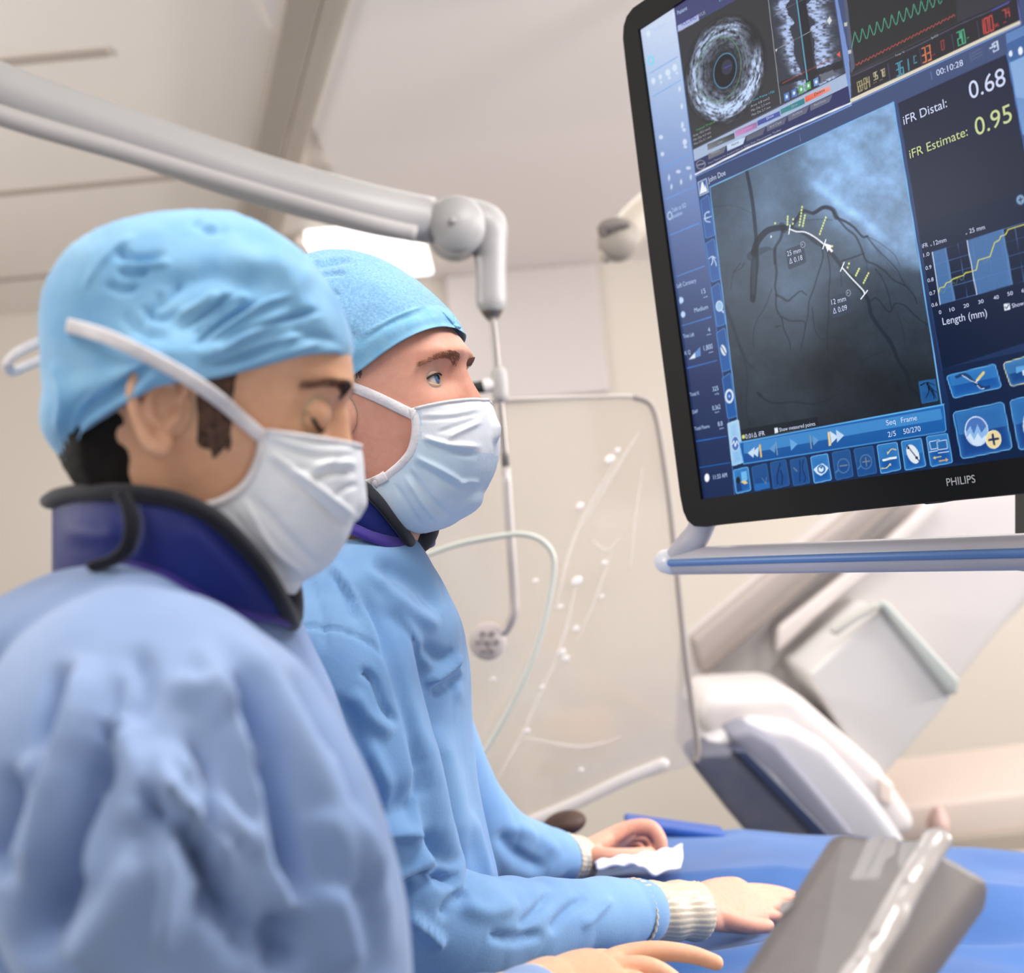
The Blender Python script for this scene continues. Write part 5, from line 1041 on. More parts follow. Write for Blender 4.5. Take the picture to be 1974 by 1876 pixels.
def bow(pts, wd, name, m, parent, th=.0012, n=60, face=None):
    'loose tape through space, its flat side mostly towards face'
    L = catmull(np.array([P(*q) for q in pts]), n); T = np.gradient(L, axis=0); T /= np.linalg.norm(T, axis=1)[:, None]; N = np.repeat((-CF*.9+CU*.3)[None], n, 0)
    B = np.cross(T, N); B /= np.linalg.norm(B, axis=1)[:, None]; N = np.cross(B, T); V = []
    for k in range(n): V += [L[k]-B[k]*wd/2, L[k]+N[k]*th-B[k]*wd*.35, L[k]+N[k]*th+B[k]*wd*.35, L[k]+B[k]*wd/2, L[k]-N[k]*th]
    return mesh_obj(name, V, grid_faces(n, 5, True)+[[0, 1, 2, 3, 4][::-1], [5*(n-1)+i for i in range(5)]], m, parent)
def hand(wrist, palm, fingers, thumb, pr=(.030, .015), vox=.0016, tips=None):
    'continuous hand: wrist point, knuckle centre, finger joint chains (with radii), thumb chain'
    w, k = np.array(wrist), np.array(palm); parts = []
    ax = k-w; L = np.linalg.norm(ax); ax /= L
    across = np.array(fingers[-1][0][0])-np.array(fingers[0][0][0]); across -= ax*(across@ax); across /= np.linalg.norm(across); nn = np.cross(ax, across)
    parts.append(loft([(w-ax*.02, across*.018, nn*.015), (w, across*.023, nn*.018), (w+ax*L*.3, across*pr[0]*.95, nn*.017), (w+ax*L*.65, across*pr[0]*1.12, nn*.0165), (w+ax*L*.95, across*pr[0]*1.1, nn*pr[1]), (w+ax*L*1.08, across*pr[0]*.9, nn*.008)], 28, 16))
    for ch, rad in fingers:
        p0 = np.array(ch[0]); parts.append(tube([w*.35+p0*.65]+[np.array(q) for q in ch], [rad[0]*.9]+list(rad), 14, 26, rnd=True))
    ch, rad = thumb; parts.append(tube([np.array(q) for q in ch], rad, 14, 24, rnd=True))
    return remesh(parts, vox, 5)
def cuff_tube(name, pts, rad, m, parent, ribs=26, amp=.0006, n=96, rows=30):
    V, F = tube(pts, rad, n, rows, cap=False); return V, F
def body_object(name, shells, m, parent):
    mb = MB()
    for V, F in shells: mb.add(V, F)
    return mb.obj(name, m, parent)
def scalp_in(L, zf, zb):
    'slightly flatter hair under the cap'
    zl = zf+(zb-zf)*np.clip((.09-L[:, 0])/.18, 0, 1); t = np.clip((L[:, 2]-zl-.012)/.02, 0, 1)*.07; c = np.array([-.005, 0, .03]); return L+(c-L)*t[:, None]
# ================================================================== person in front (left)
H1 = Head(374, 812, .82, -4, 12, 1.04, brow_in=.0065, slope=.12, eye_x=.0712)
p1 = empty('person', P(250, 2700, .86)*np.array([1, 1, 0]), 'nearer person at left with lowered eyes and white mask ties knotted over a blue cap', 'person', 'masked surgeons at the table')
shells = []
L, F = head_mesh(H1); L = scalp_in(L, .050, .030); shells.append((H1.w(L), F)); e = eye_parts(H1, -1, (1, -.2, -.4), (.2, .2), p1, closed=True).arr(); shells.append(e); e = eye_parts(H1, 1, (1, 0, -.4), (.2, .2), p1, closed=True).arr(); shells.append(e)
shells.append(ear_shell(H1, -1, (-.002, 0, .003), .77)); shells.append(ear_shell(H1, 1, (-.002, 0, .006), .78))
def Xv(a): return np.array([a, 0, 0.])
def Yv(a): return np.array([0, a, 0.])
neck = [(H1.w(np.array([-.008, 0, -.02])), H1.ex*.052, H1.ey*.052), (H1.w(np.array([-.006, 0, -.07])), H1.ex*.052, H1.ey*.053), (P(310, 1080, .83), Xv(.050), Yv(.052)), (P(270, 1160, .84), Xv(.08), Yv(.09)), (P(262, 1250, .85), Xv(.095), Yv(.13)),
        (P(240, 1400, .86), Xv(.12), Yv(.15)), (P(235, 1700, .87), Xv(.13), Yv(.15)), (P(225, 2100, .88), Xv(.13), Yv(.15)), (P(215, 2700, .9), Xv(.14), Yv(.15))]
hw = P(1060, 1905, .95)
arm = [P(270, 1330, .72), P(290, 1450, .68), P(400, 1750, .69), P(540, 2050, .71), P(800, 2060, .80), P(1000, 1950, .91), hw]
shells.append(remesh([loft(neck, 40, 50), tube(arm, [.055, .05, .045, .04, .037, .03, .024], 20, 50, rnd=True)], .005, 4))
# hand with extended forefinger
kn = [P(1195, 1845, 1.02), P(1185, 1868, .995), P(1172, 1893, .975), P(1158, 1915, .96)]
fi = [([kn[0], P(1262, 1834, 1.03), P(1330, 1840, 1.035), P(1380, 1856, 1.035)], (.0092, .0086, .0076, .0066)),
      ([kn[1], P(1250, 1866, 1.0), P(1300, 1893, 1.0), P(1318, 1925, .995)], (.0094, .0088, .0078, .0068)),
      ([kn[2], P(1232, 1895, .98), P(1270, 1930, .975), P(1270, 1965, .97)], (.009, .0085, .0075, .0066)),
      ([kn[3], P(1208, 1925, .96), P(1236, 1955, .955), P(1232, 1985, .95)], (.0082, .0076, .0068, .006))]
th = ([hw+(kn[0]-hw)*.25, P(1160, 1856, 1.045), P(1225, 1872, 1.06), P(1275, 1892, 1.065)], (.015, .0115, .0098, .008))
shells.append(hand(hw, (kn[1]+kn[2])/2, fi, th))
bd1 = body_object('body', shells, m_skin1, p1)
brow(H1, -1, p1, m_brow1, seed=2, n=520, thick=.0048, z0=.036); brow(H1, 1, p1, m_brow1, seed=3, n=420, z0=.036)
# hair below the cap at the nape and the sideburn
def hair_patch(H, th_rng, zf, zt, name, parent, m, lift=.0025, nz_=40, nt_=50):
    V = []
    for i in range(nz_):
        for j in range(nt_):
            u = j/(nt_-1); v = i/(nz_-1); th = math.radians(th_rng[0]+(th_rng[1]-th_rng[0])*u); lo, hi = zf(u), zt(u); z = lo+(hi-lo)*v
            p = H.surf(np.array(th), np.array(z)); edge = min(1, 8*v, 8*(1-v), 8*u, 8*(1-u)); c = np.array([-.01, 0, z]); d = p-c; d /= np.linalg.norm(d)
            V.append(p+d*(lift*edge-.0006+.0006*math.sin(u*160+3*math.sin(v*9))))
    return mesh_obj(name, H.w(np.array(V)), grid_faces(nz_, nt_), m, parent)
hair_patch(H1, (-85, -275), lambda u: -.078+.03*math.sin(u*math.pi)*0-.004*abs(u-.5), lambda u: .034*(2*abs(u-.5))**2-.030, 'hair', p1, m_hair, .0048)
hair_patch(H1, (-62, -73), lambda u: -.012-.008*math.sin(math.pi*u), lambda u: .05, 'sideburn', p1, mat('sideburn_dark', (92, 64, 50), .7, var=.5, vscale=300), .0022, 30, 24)
V, F = loft([(H1.w(np.array([q, 0, z])), H1.ex*a_*1.04, H1.ey*b_*1.04) for q, z, a_, b_ in ((-.030, -.012, .040, .062), (-.029, -.03, .036, .0635), (-.025, -.055, .029, .060), (-.021, -.085, .025, .057), (-.018, -.115, .020, .052))], 40, 20); V = V+vnormals(V, F)*(.0008*fbm(V*np.array([300, 300, 30]), 2))[:, None]; mesh_obj('nape_hair', V, F, m_hair, p1)
# cap
con = [(674, 694), (680, 680), (673, 655), (656, 630), (634, 598), (612, 566), (592, 540), (568, 514), (538, 484), (503, 457), (470, 439), (437, 426), (413, 416), (389, 413), (360, 416), (328, 422), (295, 433), (262, 448), (236, 464), (210, 483), (187, 508), (166, 535), (146, 565), (131, 592), (117, 634), (105, 680), (94, 735), (86, 790), (87, 828), (98, 856), (118, 880), (140, 894)]
rim = [(674, 694), (656, 684), (612, 684), (568, 691), (481, 715), (415, 734), (350, 745), (306, 758), (245, 789), (197, 824), (153, 868), (140, 894)]
con = [(385+(x-385)*(.968 if x < 385 else 1-.02*min(1, max(0, (640-y)/150))), 720+(y-720)*(.957 if y < 720 else 1)) for x, y in con]
rim[-1] = con[-1]; V, F = cap_mesh(H1, con, rim, ear=.027)
Vc1 = H1.w(V)
folds = [([(392, 662), (440, 628), (500, 590), (560, 570)], 5, .0026), ([(398, 684), (470, 640), (560, 612), (620, 600)], 6, -.0030), ([(410, 700), (500, 668), (600, 640)], 5, .0024), ([(352, 632), (400, 590), (450, 556)], 4, .0028), ([(365, 650), (420, 606), (470, 575)], 4, -.0034), ([(300, 600), (330, 570), (350, 540)], 6, -.0018), ([(265, 640), (300, 590), (310, 560)], 7, -.0018), ([(180, 780), (250, 725), (330, 690)], 5, .0024), ([(150, 870), (175, 820), (230, 775), (290, 745)], 6, .0030), ([(140, 840), (160, 800), (220, 755), (280, 725)], 6, -.0016), ([(385, 690), (460, 650), (560, 600)], 10, .0035), ([(370, 670), (430, 620), (500, 580)], 7, -.003), ([(380, 645), (440, 600), (480, 560)], 8, .003), ([(340, 640), (400, 600), (440, 570)], 6, -.0032), ([(330, 620), (380, 590), (420, 560)], 6, .003), ([(400, 710), (480, 680), (560, 650)], 7, -.0025), ([(430, 720), (540, 682), (620, 660)], 7, .002),
         ([(190, 640), (260, 690), (340, 700)], 14, -.002), ([(150, 800), (220, 750), (300, 700)], 9, -.0022), ([(160, 830), (240, 770), (310, 720)], 9, .002), ([(205, 760), (260, 720), (320, 690)], 5, -.003), ([(130, 850), (140, 790), (180, 750)], 8, -.001), ([(100, 700), (120, 760), (110, 840)], 10, .002), ([(220, 480), (260, 500), (320, 490)], 9, -.003), ([(225, 520), (260, 530), (290, 520)], 7, -.0026), ([(200, 545), (240, 560), (270, 550)], 7, -.0024), ([(235, 500), (280, 512), (330, 505)], 7, .0022), ([(160, 560), (200, 500), (260, 450)], 6, .0018),
         ([(360, 420), (400, 440), (440, 445)], 8, -.003), ([(372, 432), (410, 436), (430, 450)], 6, .002), ([(440, 500), (540, 520), (600, 560)], 26, .003), ([(300, 560), (420, 530), (520, 560)], 24, -.0028), ([(520, 470), (560, 560), (640, 640)], 20, .002), ([(240, 600), (270, 640), (330, 650)], 10, -.002), ([(270, 590), (310, 615), (350, 600)], 7, -.0022), ([(560, 640), (610, 650), (660, 660)], 10, -.0016), ([(250, 790), (310, 755), (360, 740)], 5, .0018)]
cap = finish(Vc1, F, [(a_, b_, c_*1.6) for a_, b_, c_ in folds], 'surgical_cap', m_cap1, p1, noise=.0009, nsc=28)
# mask
E1 = [(497, 826), (497, 850), (490, 885), (470, 925), (440, 950), (400, 966), (352, 967)]
Fr1 = [(692, 856), (698, 900), (696, 950), (684, 1000), (664, 1050), (628, 1096), (545, 1140)]
V, F = mask_mesh(H1, E1, Fr1, ylat=.060, pw=.85)
mf = [([(520, 870), (600, 930), (690, 1000)], 6, .0035), ([(515, 885), (590, 950), (670, 1020)], 5, -.0038), ([(480, 950), (560, 1040), (620, 1100)], 9, -.0025), ([(470, 960), (520, 1050), (590, 1110)], 6, .0022), ([(440, 975), (500, 1060), (560, 1120)], 9, -.0018), ([(505, 835), (600, 865), (690, 868)], 4, .0012), ([(510, 850), (600, 880), (690, 880)], 4, -.0018), ([(600, 905), (640, 890), (690, 895)], 6, .0028), ([(600, 925), (650, 912), (690, 910)], 6, -.003), ([(640, 960), (670, 940), (692, 935)], 5, -.0024), ([(540, 880), (560, 900), (600, 905)], 6, -.002), ([(660, 880), (640, 900), (610, 930)], 4, -.0015)]
mk = finish(V, F, mf, 'face_mask', m_mask, p1, noise=.0007, nsc=40, weld=False)
for vv in (0,): 
    n_, m__ = 90, 120; base = V.reshape(n_, m__, 3)
    for nm, row in (('mask_edge', base[1]),):
        V2, F2 = tube(row[2:-2:3], .0016, 8); mesh_obj(nm, V2, F2, m_tie, mk)
    V2, F2 = tube(base[::3, 1], .0022, 8); mesh_obj('mask_binding', V2, F2, m_tie, mk)
def locp(H, px, py, y): q = H.loc(px, py, y); return (q[0], y, q[1])
def strap(H, L, w, name, parent, lift=.002): return ribbon_on(H, [locp(H, x, y, yy) for x, y, yy in L], w, lift, name, m_tie, parent)
tr1 = tree_of([cap, mk, bd1])
tape(tr1, [(506, 842), (490, 829), (455, 798), (420, 768), (370, 733), (320, 704), (265, 675), (210, 650), (165, 636), (134, 628)], .0088, 'upper_tie', m_tie, mk, tail=[(126, 626, .815)], taut=7)
bow([(128, 634, .815), (100, 650, .81), (65, 664, .805), (30, 682, .805), (14, 700, .81), (24, 716, .815), (50, 706, .818), (85, 690, .818), (118, 668, .817)], .0075, 'tie_loop', m_tie, mk)
bow([(127, 624, .815), (130, 590, .812), (138, 550, .81), (152, 514, .81), (168, 498, .812), (180, 506, .815), (176, 530, .818), (160, 562, .818), (146, 600, .818)], .0062, 'tie_loop', m_tie, mk)
bow([(120, 645, .817), (104, 668, .817), (94, 700, .817), (84, 730, .817)], .0050, 'tie_end', m_tie, mk)
V, F = ellipsoid(H1.w(np.array(locp(H1, 126, 630, 0))), H1.ex*.008, H1.ey*.008, H1.ez*.009); mesh_obj('knot', V, F, m_tie, mk)
# thyroid collar
top = [(100, 966), (120, 956), (160, 950), (230, 950), (290, 955), (350, 967), (410, 996), (460, 1040), (510, 1100), (562, 1196)]
bot = [(100, 1112), (140, 1104), (200, 1094), (260, 1092), (310, 1104), (360, 1132), (420, 1165), (480, 1185), (530, 1195), (566, 1204)]
V, F, _ = collar_mesh(H1, top, bot, .082); co = finish(V, F, [([(250, 960), (262, 1020), (240, 1080)], 8, -.003), ([(350, 1000), (420, 1080), (500, 1170)], 26, .003), ([(120, 1020), (200, 1030), (230, 1020)], 20, .002)], 'thyroid_collar', m_navy, p1, solid=.006)
R_ = V.reshape(-1, 26, 3)
V2, F2 = tube(np.vstack([R_[:, 0], R_[:1, 0]]), [(.0078, .0056)]*(len(R_)+1), 12, cap=False); mesh_obj('collar_trim', V2, F2, m_trim, co)
V2, F2 = tube(np.vstack([R_[:, -1], R_[:1, -1]]), .0028, 10, cap=False); mesh_obj('collar_piping', V2, F2, m_purple, co)
cen_ = np.array([np.array(locp(H1, x, y, yy)) for x, y, yy in [(236, 955, -.086), (250, 985, -.092), (254, 1020, -.095), (246, 1055, -.095), (222, 1078, -.092), (180, 1092, -.086)]])
V2, F2 = tube(H1.w(cen_), [(.005, .003)]*6, 12, 40, rnd=True); mesh_obj('collar_flap_edge', V2, F2, m_trim, co)
# gown
tor = [(P(300, 1100, .835), Xv(.075), Yv(.085)), (P(285, 1150, .84), Xv(.092), Yv(.13)), (P(262, 1225, .85), Xv(.109), Yv(.165)), (P(245, 1310, .855), Xv(.13), Yv(.165)), (P(235, 1400, .85), Xv(.146), Yv(.165)), (P(235, 1600, .85), Xv(.165), Yv(.165)), (P(232, 1876, .86), Xv(.182), Yv(.165)), (P(225, 2300, .87), Xv(.19), Yv(.165)), (P(220, 2750, .88), Xv(.20), Yv(.165))]
sl = [P(270, 1215, .80), P(262, 1340, .735), P(270, 1445, .69), P(345, 1600, .668), P(430, 1780, .675), P(545, 2050, .70), P(760, 2100, .78), P(960, 2010, .87), P(1010, 1960, .90)]
sr = [.035, .071, .094, .100, .096, .082, .062, .045, .036]
fsl = [P(280, 1200, .92), P(290, 1300, .955), P(320, 1600, .965), P(420, 2000, .97), P(700, 2200, .97)]
V, F = remesh([loft(tor, 64, 60), tube(sl, sr, 40, 60, rnd=True), tube(fsl, [.06, .065, .06, .055, .05], 24, 30, rnd=True), ellipsoid(P(140, 1300, .80), Xv(.11), Yv(.10), np.array([0, 0, .060]))], .0042, 8)
g1 = [([(300, 1420), (330, 1560), (330, 1700), (300, 1860)], 22, .010), ([(360, 1400), (400, 1520), (400, 1640), (390, 1780)], 14, -.009), ([(480, 1380), (520, 1500), (545, 1640)], 12, .007), ([(190, 1480), (170, 1600), (190, 1720)], 14, .008), ([(600, 1420), (660, 1560), (700, 1720)], 12, .006), ([(90, 1400), (50, 1540), (20, 1700)], 18, .010), ([(230, 1300), (200, 1420), (190, 1540)], 12, -.006), ([(340, 1560), (380, 1640), (440, 1740)], 12, -.010), ([(420, 1200), (520, 1330), (620, 1520), (700, 1700), (740, 1860)], 30, .010), ([(560, 1290), (640, 1450), (690, 1600)], 26, -.010), ([(440, 1300), (500, 1430), (540, 1600), (580, 1760)], 26, -.016), ([(380, 1230), (450, 1420), (520, 1600), (560, 1800)], 24, .012),
      ([(270, 1510), (340, 1600), (420, 1700), (460, 1800)], 16, -.014), ([(300, 1500), (370, 1570), (450, 1670)], 18, .011), ([(130, 1280), (100, 1380), (60, 1480)], 22, -.010), ([(170, 1260), (150, 1400), (100, 1560), (60, 1760)], 26, .012), ([(40, 1480), (10, 1600), (-20, 1700)], 30, -.022),
      ([(200, 1400), (150, 1560), (110, 1700), (50, 1860)], 34, -.022), ([(280, 1620), (230, 1740), (150, 1860)], 36, .014), ([(260, 1240), (280, 1330), (250, 1400)], 20, -.006), 
      ([(380, 1720), (440, 1760), (500, 1850)], 30, -.014), ([(480, 1450), (520, 1540), (550, 1700)], 18, -.012), ([(560, 1750), (540, 1820), (560, 1876)], 30, -.018), ([(620, 1700), (650, 1780), (670, 1880)], 26, .010), ([(180, 1390), (220, 1410), (240, 1400)], 10, -.010),
      ([(320, 1320), (400, 1350), (430, 1400)], 24, .008), ([(220, 1380), (260, 1500), (240, 1620)], 26, .010), ([(330, 1430), (420, 1560), (500, 1640)], 20, .008), ([(600, 1560), (640, 1640), (660, 1720)], 18, .006)]
V = V+vnormals(V, F)*(.0035*fbm(V*np.array([9, 9, 5]), 3)+.004*np.abs(fbm(V*np.array([12, 12, 4])+5, 2)))[:, None]
gown = finish(V, F, [(a_, b_, c_*1.25) for a_, b_, c_ in g1], 'surgical_gown', m_gown1, p1, solid=0, weld=False)
V2, F2 = tube([P(940, 1975, .88), P(990, 1950, .90), P(1030, 1930, .925)], [.032, .028, .027], 40, 12); mesh_obj('cuff', V2, F2, mat('cuff_cream', (222, 208, 190), .8, bump=.5, bscale=200), gown)

# ================================================================== person behind (centre)
H2 = Head(724, 806, 1.21, 17, -10, 1.06, brow_in=.003, slope=.36, eye_x=.0660, chin=.16)
p2 = empty('person', P(640, 2500, 1.24)*np.array([1, 1, 0]), 'farther person in the middle with open eyes looking up, blue cap and pale mask', 'person', 'masked surgeons at the table')
shells = []
L, F = head_mesh(H2); L = scalp_in(L, .085, .045); k = (L[:, 2] > .05) & (L[:, 2] < .085) & (L[:, 0] > .03)
L[:, 0] += np.where(k, -.0007*np.exp(-(((L[:, 2]-.062-.25*L[:, 1]**2/.06*0)/.0016)**2))-.0006*np.exp(-(((L[:, 2]-.072)/.0016)**2)), 0)
shells.append((H2.w(L), F))
for sd in (-1, 1): shells.append(eye_parts(H2, sd, (1, -.05, .12), (.36, .36), p2, iris=(92, 128, 160)).arr()); shells.append(ear_shell(H2, sd))
neck = [(H2.w(np.array([-.022, 0, -.02])), H2.ex*.055, H2.ey*.055), (H2.w(np.array([-.022, 0, -.07])), H2.ex*.060, H2.ey*.058), (P(690, 1030, 1.21), Xv(.062), Yv(.06)), (P(670, 1120, 1.22), Xv(.07), Yv(.09)), (P(645, 1240, 1.24), Xv(.10), Yv(.14)),
        (P(635, 1400, 1.24), Xv(.12), Yv(.15)), (P(625, 1700, 1.24), Xv(.13), Yv(.15)), (P(620, 2100, 1.24), Xv(.13), Yv(.15)), (P(620, 2500, 1.24), Xv(.14), Yv(.15))]
wr = P(1335, 1752, 1.37); wl = P(1112, 1655, 1.66)
armn = [P(640, 1250, 1.13), P(680, 1420, 1.10), P(745, 1640, 1.09), P(810, 1760, 1.11), P(960, 1775, 1.17), P(1150, 1760, 1.28), wr]
armf = [P(700, 1240, 1.36), P(780, 1400, 1.44), P(860, 1560, 1.48), P(960, 1640, 1.55), wl]
shells.append(remesh([loft(neck, 40, 50), tube(armn, [.045, .042, .036, .030, .028, .023, .021], 20, 50, rnd=True), tube(armf, [.045, .04, .036, .028, .022], 20, 40, rnd=True)], .005, 4))
# right (near) hand, reaching behind the covered panel
kn = [P(1442, 1718, 1.49), P(1447, 1734, 1.47), P(1442, 1752, 1.45), P(1432, 1768, 1.435)]
fi = [([kn[0], P(1500, 1722, 1.55), P(1540, 1735, 1.57), P(1570, 1752, 1.58)], (.0094, .0088, .0078, .0068)), ([kn[1], P(1508, 1734, 1.52), P(1555, 1748, 1.54), P(1585, 1765, 1.55)], (.0096, .009, .008, .007)),
      ([kn[2], P(1500, 1748, 1.49), P(1545, 1762, 1.505), P(1572, 1778, 1.51)], (.0092, .0086, .0076, .0066)), ([kn[3], P(1484, 1764, 1.46), P(1520, 1778, 1.47), P(1540, 1790, 1.475)], (.0082, .0076, .0068, .006))]
th = ([wr+(kn[3]-wr)*.15, P(1390, 1768, 1.385), P(1440, 1782, 1.39), P(1480, 1786, 1.40)], (.015, .0125, .0100, .008))
shells.append(hand(wr, (kn[1]+kn[2])/2, fi, th, pr=(.032, .019)))
# left (far) hand arched over the white cloth
kn = [P(1212, 1597, 1.69), P(1205, 1604, 1.72), P(1198, 1614, 1.745), P(1190, 1624, 1.765)]
fi = [([kn[0], P(1252, 1594, 1.69), P(1272, 1616, 1.685), P(1277, 1640, 1.68)], (.0105, .0098, .0088, .0076)), ([kn[1], P(1246, 1600, 1.73), P(1266, 1622, 1.73), P(1268, 1642, 1.72)], (.0105, .0098, .0086, .0076)),
      ([kn[2], P(1236, 1612, 1.76), P(1254, 1630, 1.76), P(1254, 1645, 1.75)], (.010, .0094, .0084, .0074)), ([kn[3], P(1222, 1624, 1.78), P(1238, 1638, 1.78), P(1236, 1648, 1.77)], (.009, .0084, .0074, .0066))]
th = ([wl+(kn[0]-wl)*.2-CU*.006, P(1162, 1655, 1.64), P(1208, 1652, 1.64), P(1252, 1646, 1.655)], (.018, .0145, .0115, .009))
shells.append(hand(wl, (kn[1]+kn[2])/2, fi, th, pr=(.034, .015)))
bd2 = body_object('body', shells, m_skin2, p2)
brow(H2, -1, p2, m_brow2, seed=5, n=380, thick=.0042, z0=.033); brow(H2, 1, p2, m_brow2, seed=6, n=330, z0=.033)
hair_patch(H2, (-66, -80), lambda u: .028-.012*u, lambda u: .06, 'temple_hair', p2, mat('hair_grey_brown', (110, 88, 78), .6, bump=.8, bscale=700), .0010, 24, 20)
con2 = [(876, 628), (872, 617), (855, 595), (835, 574), (812, 552), (790, 534), (765, 517), (740, 503), (715, 492), (690, 485), (660, 482), (635, 486), (610, 496), (588, 510), (560, 535), (535, 570), (515, 620), (505, 680), (506, 740), (520, 790), (545, 830)]
rim2 = [(876, 628), (850, 624), (812, 638), (775, 658), (740, 682), (705, 710), (676, 732), (645, 755), (615, 780), (580, 806), (545, 830)]
V, F = cap_mesh(H2, con2, rim2, wid=.081)
folds = [([(700, 645), (760, 612), (830, 585)], 3, .0016), ([(690, 665), (745, 628), (820, 600)], 5, -.0012), ([(590, 520), (630, 510), (680, 506)], 6, -.003), ([(600, 535), (640, 528), (670, 530)], 5, -.003), ([(585, 512), (640, 498), (700, 500)], 5, .002), ([(610, 548), (630, 560), (660, 570)], 6, -.0022), ([(640, 500), (700, 540), (760, 560)], 22, .002), ([(620, 590), (660, 640), (700, 650)], 14, -.002)]
cap2 = finish(H2.w(V), F, folds, 'surgical_cap', [m_cap2, m_cap2b], p2, noise=.0008, nsc=30)
# folded band along the rim: second cloth
me = cap2.data; x, y, z = proj(np.array([tuple(p.center) for p in me.polygons])+np.array(parent_world(p2)))
bandline = np.array([(876, 600), (845, 588), (800, 592), (750, 612), (705, 645), (672, 672), (640, 698), (600, 730), (560, 760)], float); yl = np.interp(x, bandline[::-1, 0], bandline[::-1, 1])
for i, p in enumerate(me.polygons): p.material_index = 1 if y[i] > yl[i] else 0
E2 = [(791, 788), (797, 815), (795, 845), (786, 872), (768, 893), (742, 914), (716, 934)]
Fr2 = [(934, 769), (947, 800), (954, 845), (951, 885), (938, 925), (906, 978), (866, 1014), (818, 1029)]
V, F = mask_mesh(H2, E2, Fr2, ylat=.061, pw=.85); n_, m__ = 90, 120; base = V.reshape(n_, m__, 3)
mf = [([(815, 842), (860, 856), (930, 862)], 5, .0030), ([(815, 852), (860, 868), (925, 878)], 6, -.0034), ([(800, 880), (850, 905), (900, 935)], 5, .0032), ([(795, 892), (850, 925), (890, 945)], 6, -.0034), ([(790, 905), (830, 960), (870, 1000)], 5, -.0030), ([(780, 915), (815, 970), (850, 1010)], 5, .0020), ([(805, 800), (870, 798), (930, 785)], 3, .0010), ([(805, 810), (870, 806), (935, 795)], 3, -.0014),
      ([(860, 846), (890, 830), (930, 812)], 4, .0024), ([(840, 835), (880, 822), (920, 808)], 4, -.0016), ([(870, 935), (900, 928), (925, 930)], 4, .0022), ([(760, 930), (790, 980), (815, 1015)], 5, -.0012)]
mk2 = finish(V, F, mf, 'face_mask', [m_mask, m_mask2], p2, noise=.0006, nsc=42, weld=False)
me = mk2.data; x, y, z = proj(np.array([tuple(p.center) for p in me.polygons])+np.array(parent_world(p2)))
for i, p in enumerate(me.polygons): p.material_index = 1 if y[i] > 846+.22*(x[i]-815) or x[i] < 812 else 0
V2, F2 = tube(base[1][2:-2:3], .0015, 8); mesh_obj('mask_edge', V2, F2, m_tie, mk2)
V2, F2 = tube(base[::3, 1], [(.0040, .0018)]*30, 10); mesh_obj('mask_binding', V2, F2, m_tie, mk2)
tr2 = tree_of([cap2, mk2, bd2])
tape(tr2, [(800, 801), (786, 795), (760, 782), (725, 765), (690, 750), (650, 735), (600, 716), (560, 700)], .0098, 'upper_tie', m_tie, mk2)
tape(tr2, [(745, 917), (730, 926), (712, 932), (690, 936), (650, 938), (600, 936)], .0098, 'lower_tie', m_tie, mk2)
# collar and neck binding
topc = [(560, 915), (600, 905), (640, 905), (690, 930), (730, 965), (760, 1002), (784, 1034), (796, 1052)]
botc = [(560, 1040), (600, 1020), (640, 1012), (680, 1024), (720, 1044), (756, 1056), (784, 1062), (798, 1064)]
V, F, _ = collar_mesh(H2, topc, botc, .066); co = finish(V, F, None, 'thyroid_collar', m_navy, p2, solid=.004)
R_ = V.reshape(-1, 26, 3); V2, F2 = tube(np.vstack([R_[:, 0], R_[:1, 0]]), [(.010, .004)]*(len(R_)+1), 12, cap=False); mesh_obj('collar_trim', V2, F2, m_trim, co)
topb = [(560, 1030), (600, 1012), (640, 1000), (684, 1009), (720, 1024), (758, 1034), (786, 1038), (800, 1038)]
botb = [(560, 1052), (600, 1034), (640, 1022), (680, 1032), (716, 1046), (754, 1057), (784, 1062), (800, 1062)]
V, F, _ = collar_mesh(H2, topb, botb, .074, bulge=.003)
Vb, Fb = V, F
# gown
tor = [(P(695, 1050, 1.21), Xv(.052), Yv(.066)), (P(690, 1090, 1.22), Xv(.070), Yv(.11)), (P(668, 1150, 1.23), Xv(.098), Yv(.15)), (P(652, 1220, 1.24), Xv(.122), Yv(.175)), (P(640, 1300, 1.255), Xv(.137), Yv(.17)), (P(632, 1400, 1.26), Xv(.145), Yv(.17)), (P(628, 1540, 1.26), Xv(.154), Yv(.17)), (P(630, 1640, 1.26), Xv(.163), Yv(.17)), (P(632, 1730, 1.26), Xv(.172), Yv(.17)), (P(632, 1900, 1.24), Xv(.182), Yv(.185)), (P(630, 2200, 1.24), Xv(.19), Yv(.19)), (P(630, 2600, 1.24), Xv(.2), Yv(.19))]
sl = [P(640, 1160, 1.16), P(632, 1250, 1.12), P(655, 1380, 1.10), P(700, 1530, 1.09), P(745, 1660, 1.09), P(800, 1760, 1.10), P(890, 1785, 1.12), P(1010, 1780, 1.19), P(1130, 1766, 1.27), P(1228, 1758, 1.33)]
sr = [.045, .070, .074, .070, .064, .058, .046, .040, .036, .033]
fs = [P(720, 1180, 1.33), P(760, 1290, 1.42), P(830, 1450, 1.47), P(900, 1580, 1.50), P(980, 1635, 1.56), P(1092, 1656, 1.64)]
V, F = remesh([loft(tor, 64, 70), tube(sl, sr, 40, 70, rnd=True), tube(fs, [.05, .062, .058, .055, .046, .032], 32, 40, rnd=True)], .0038, 6)
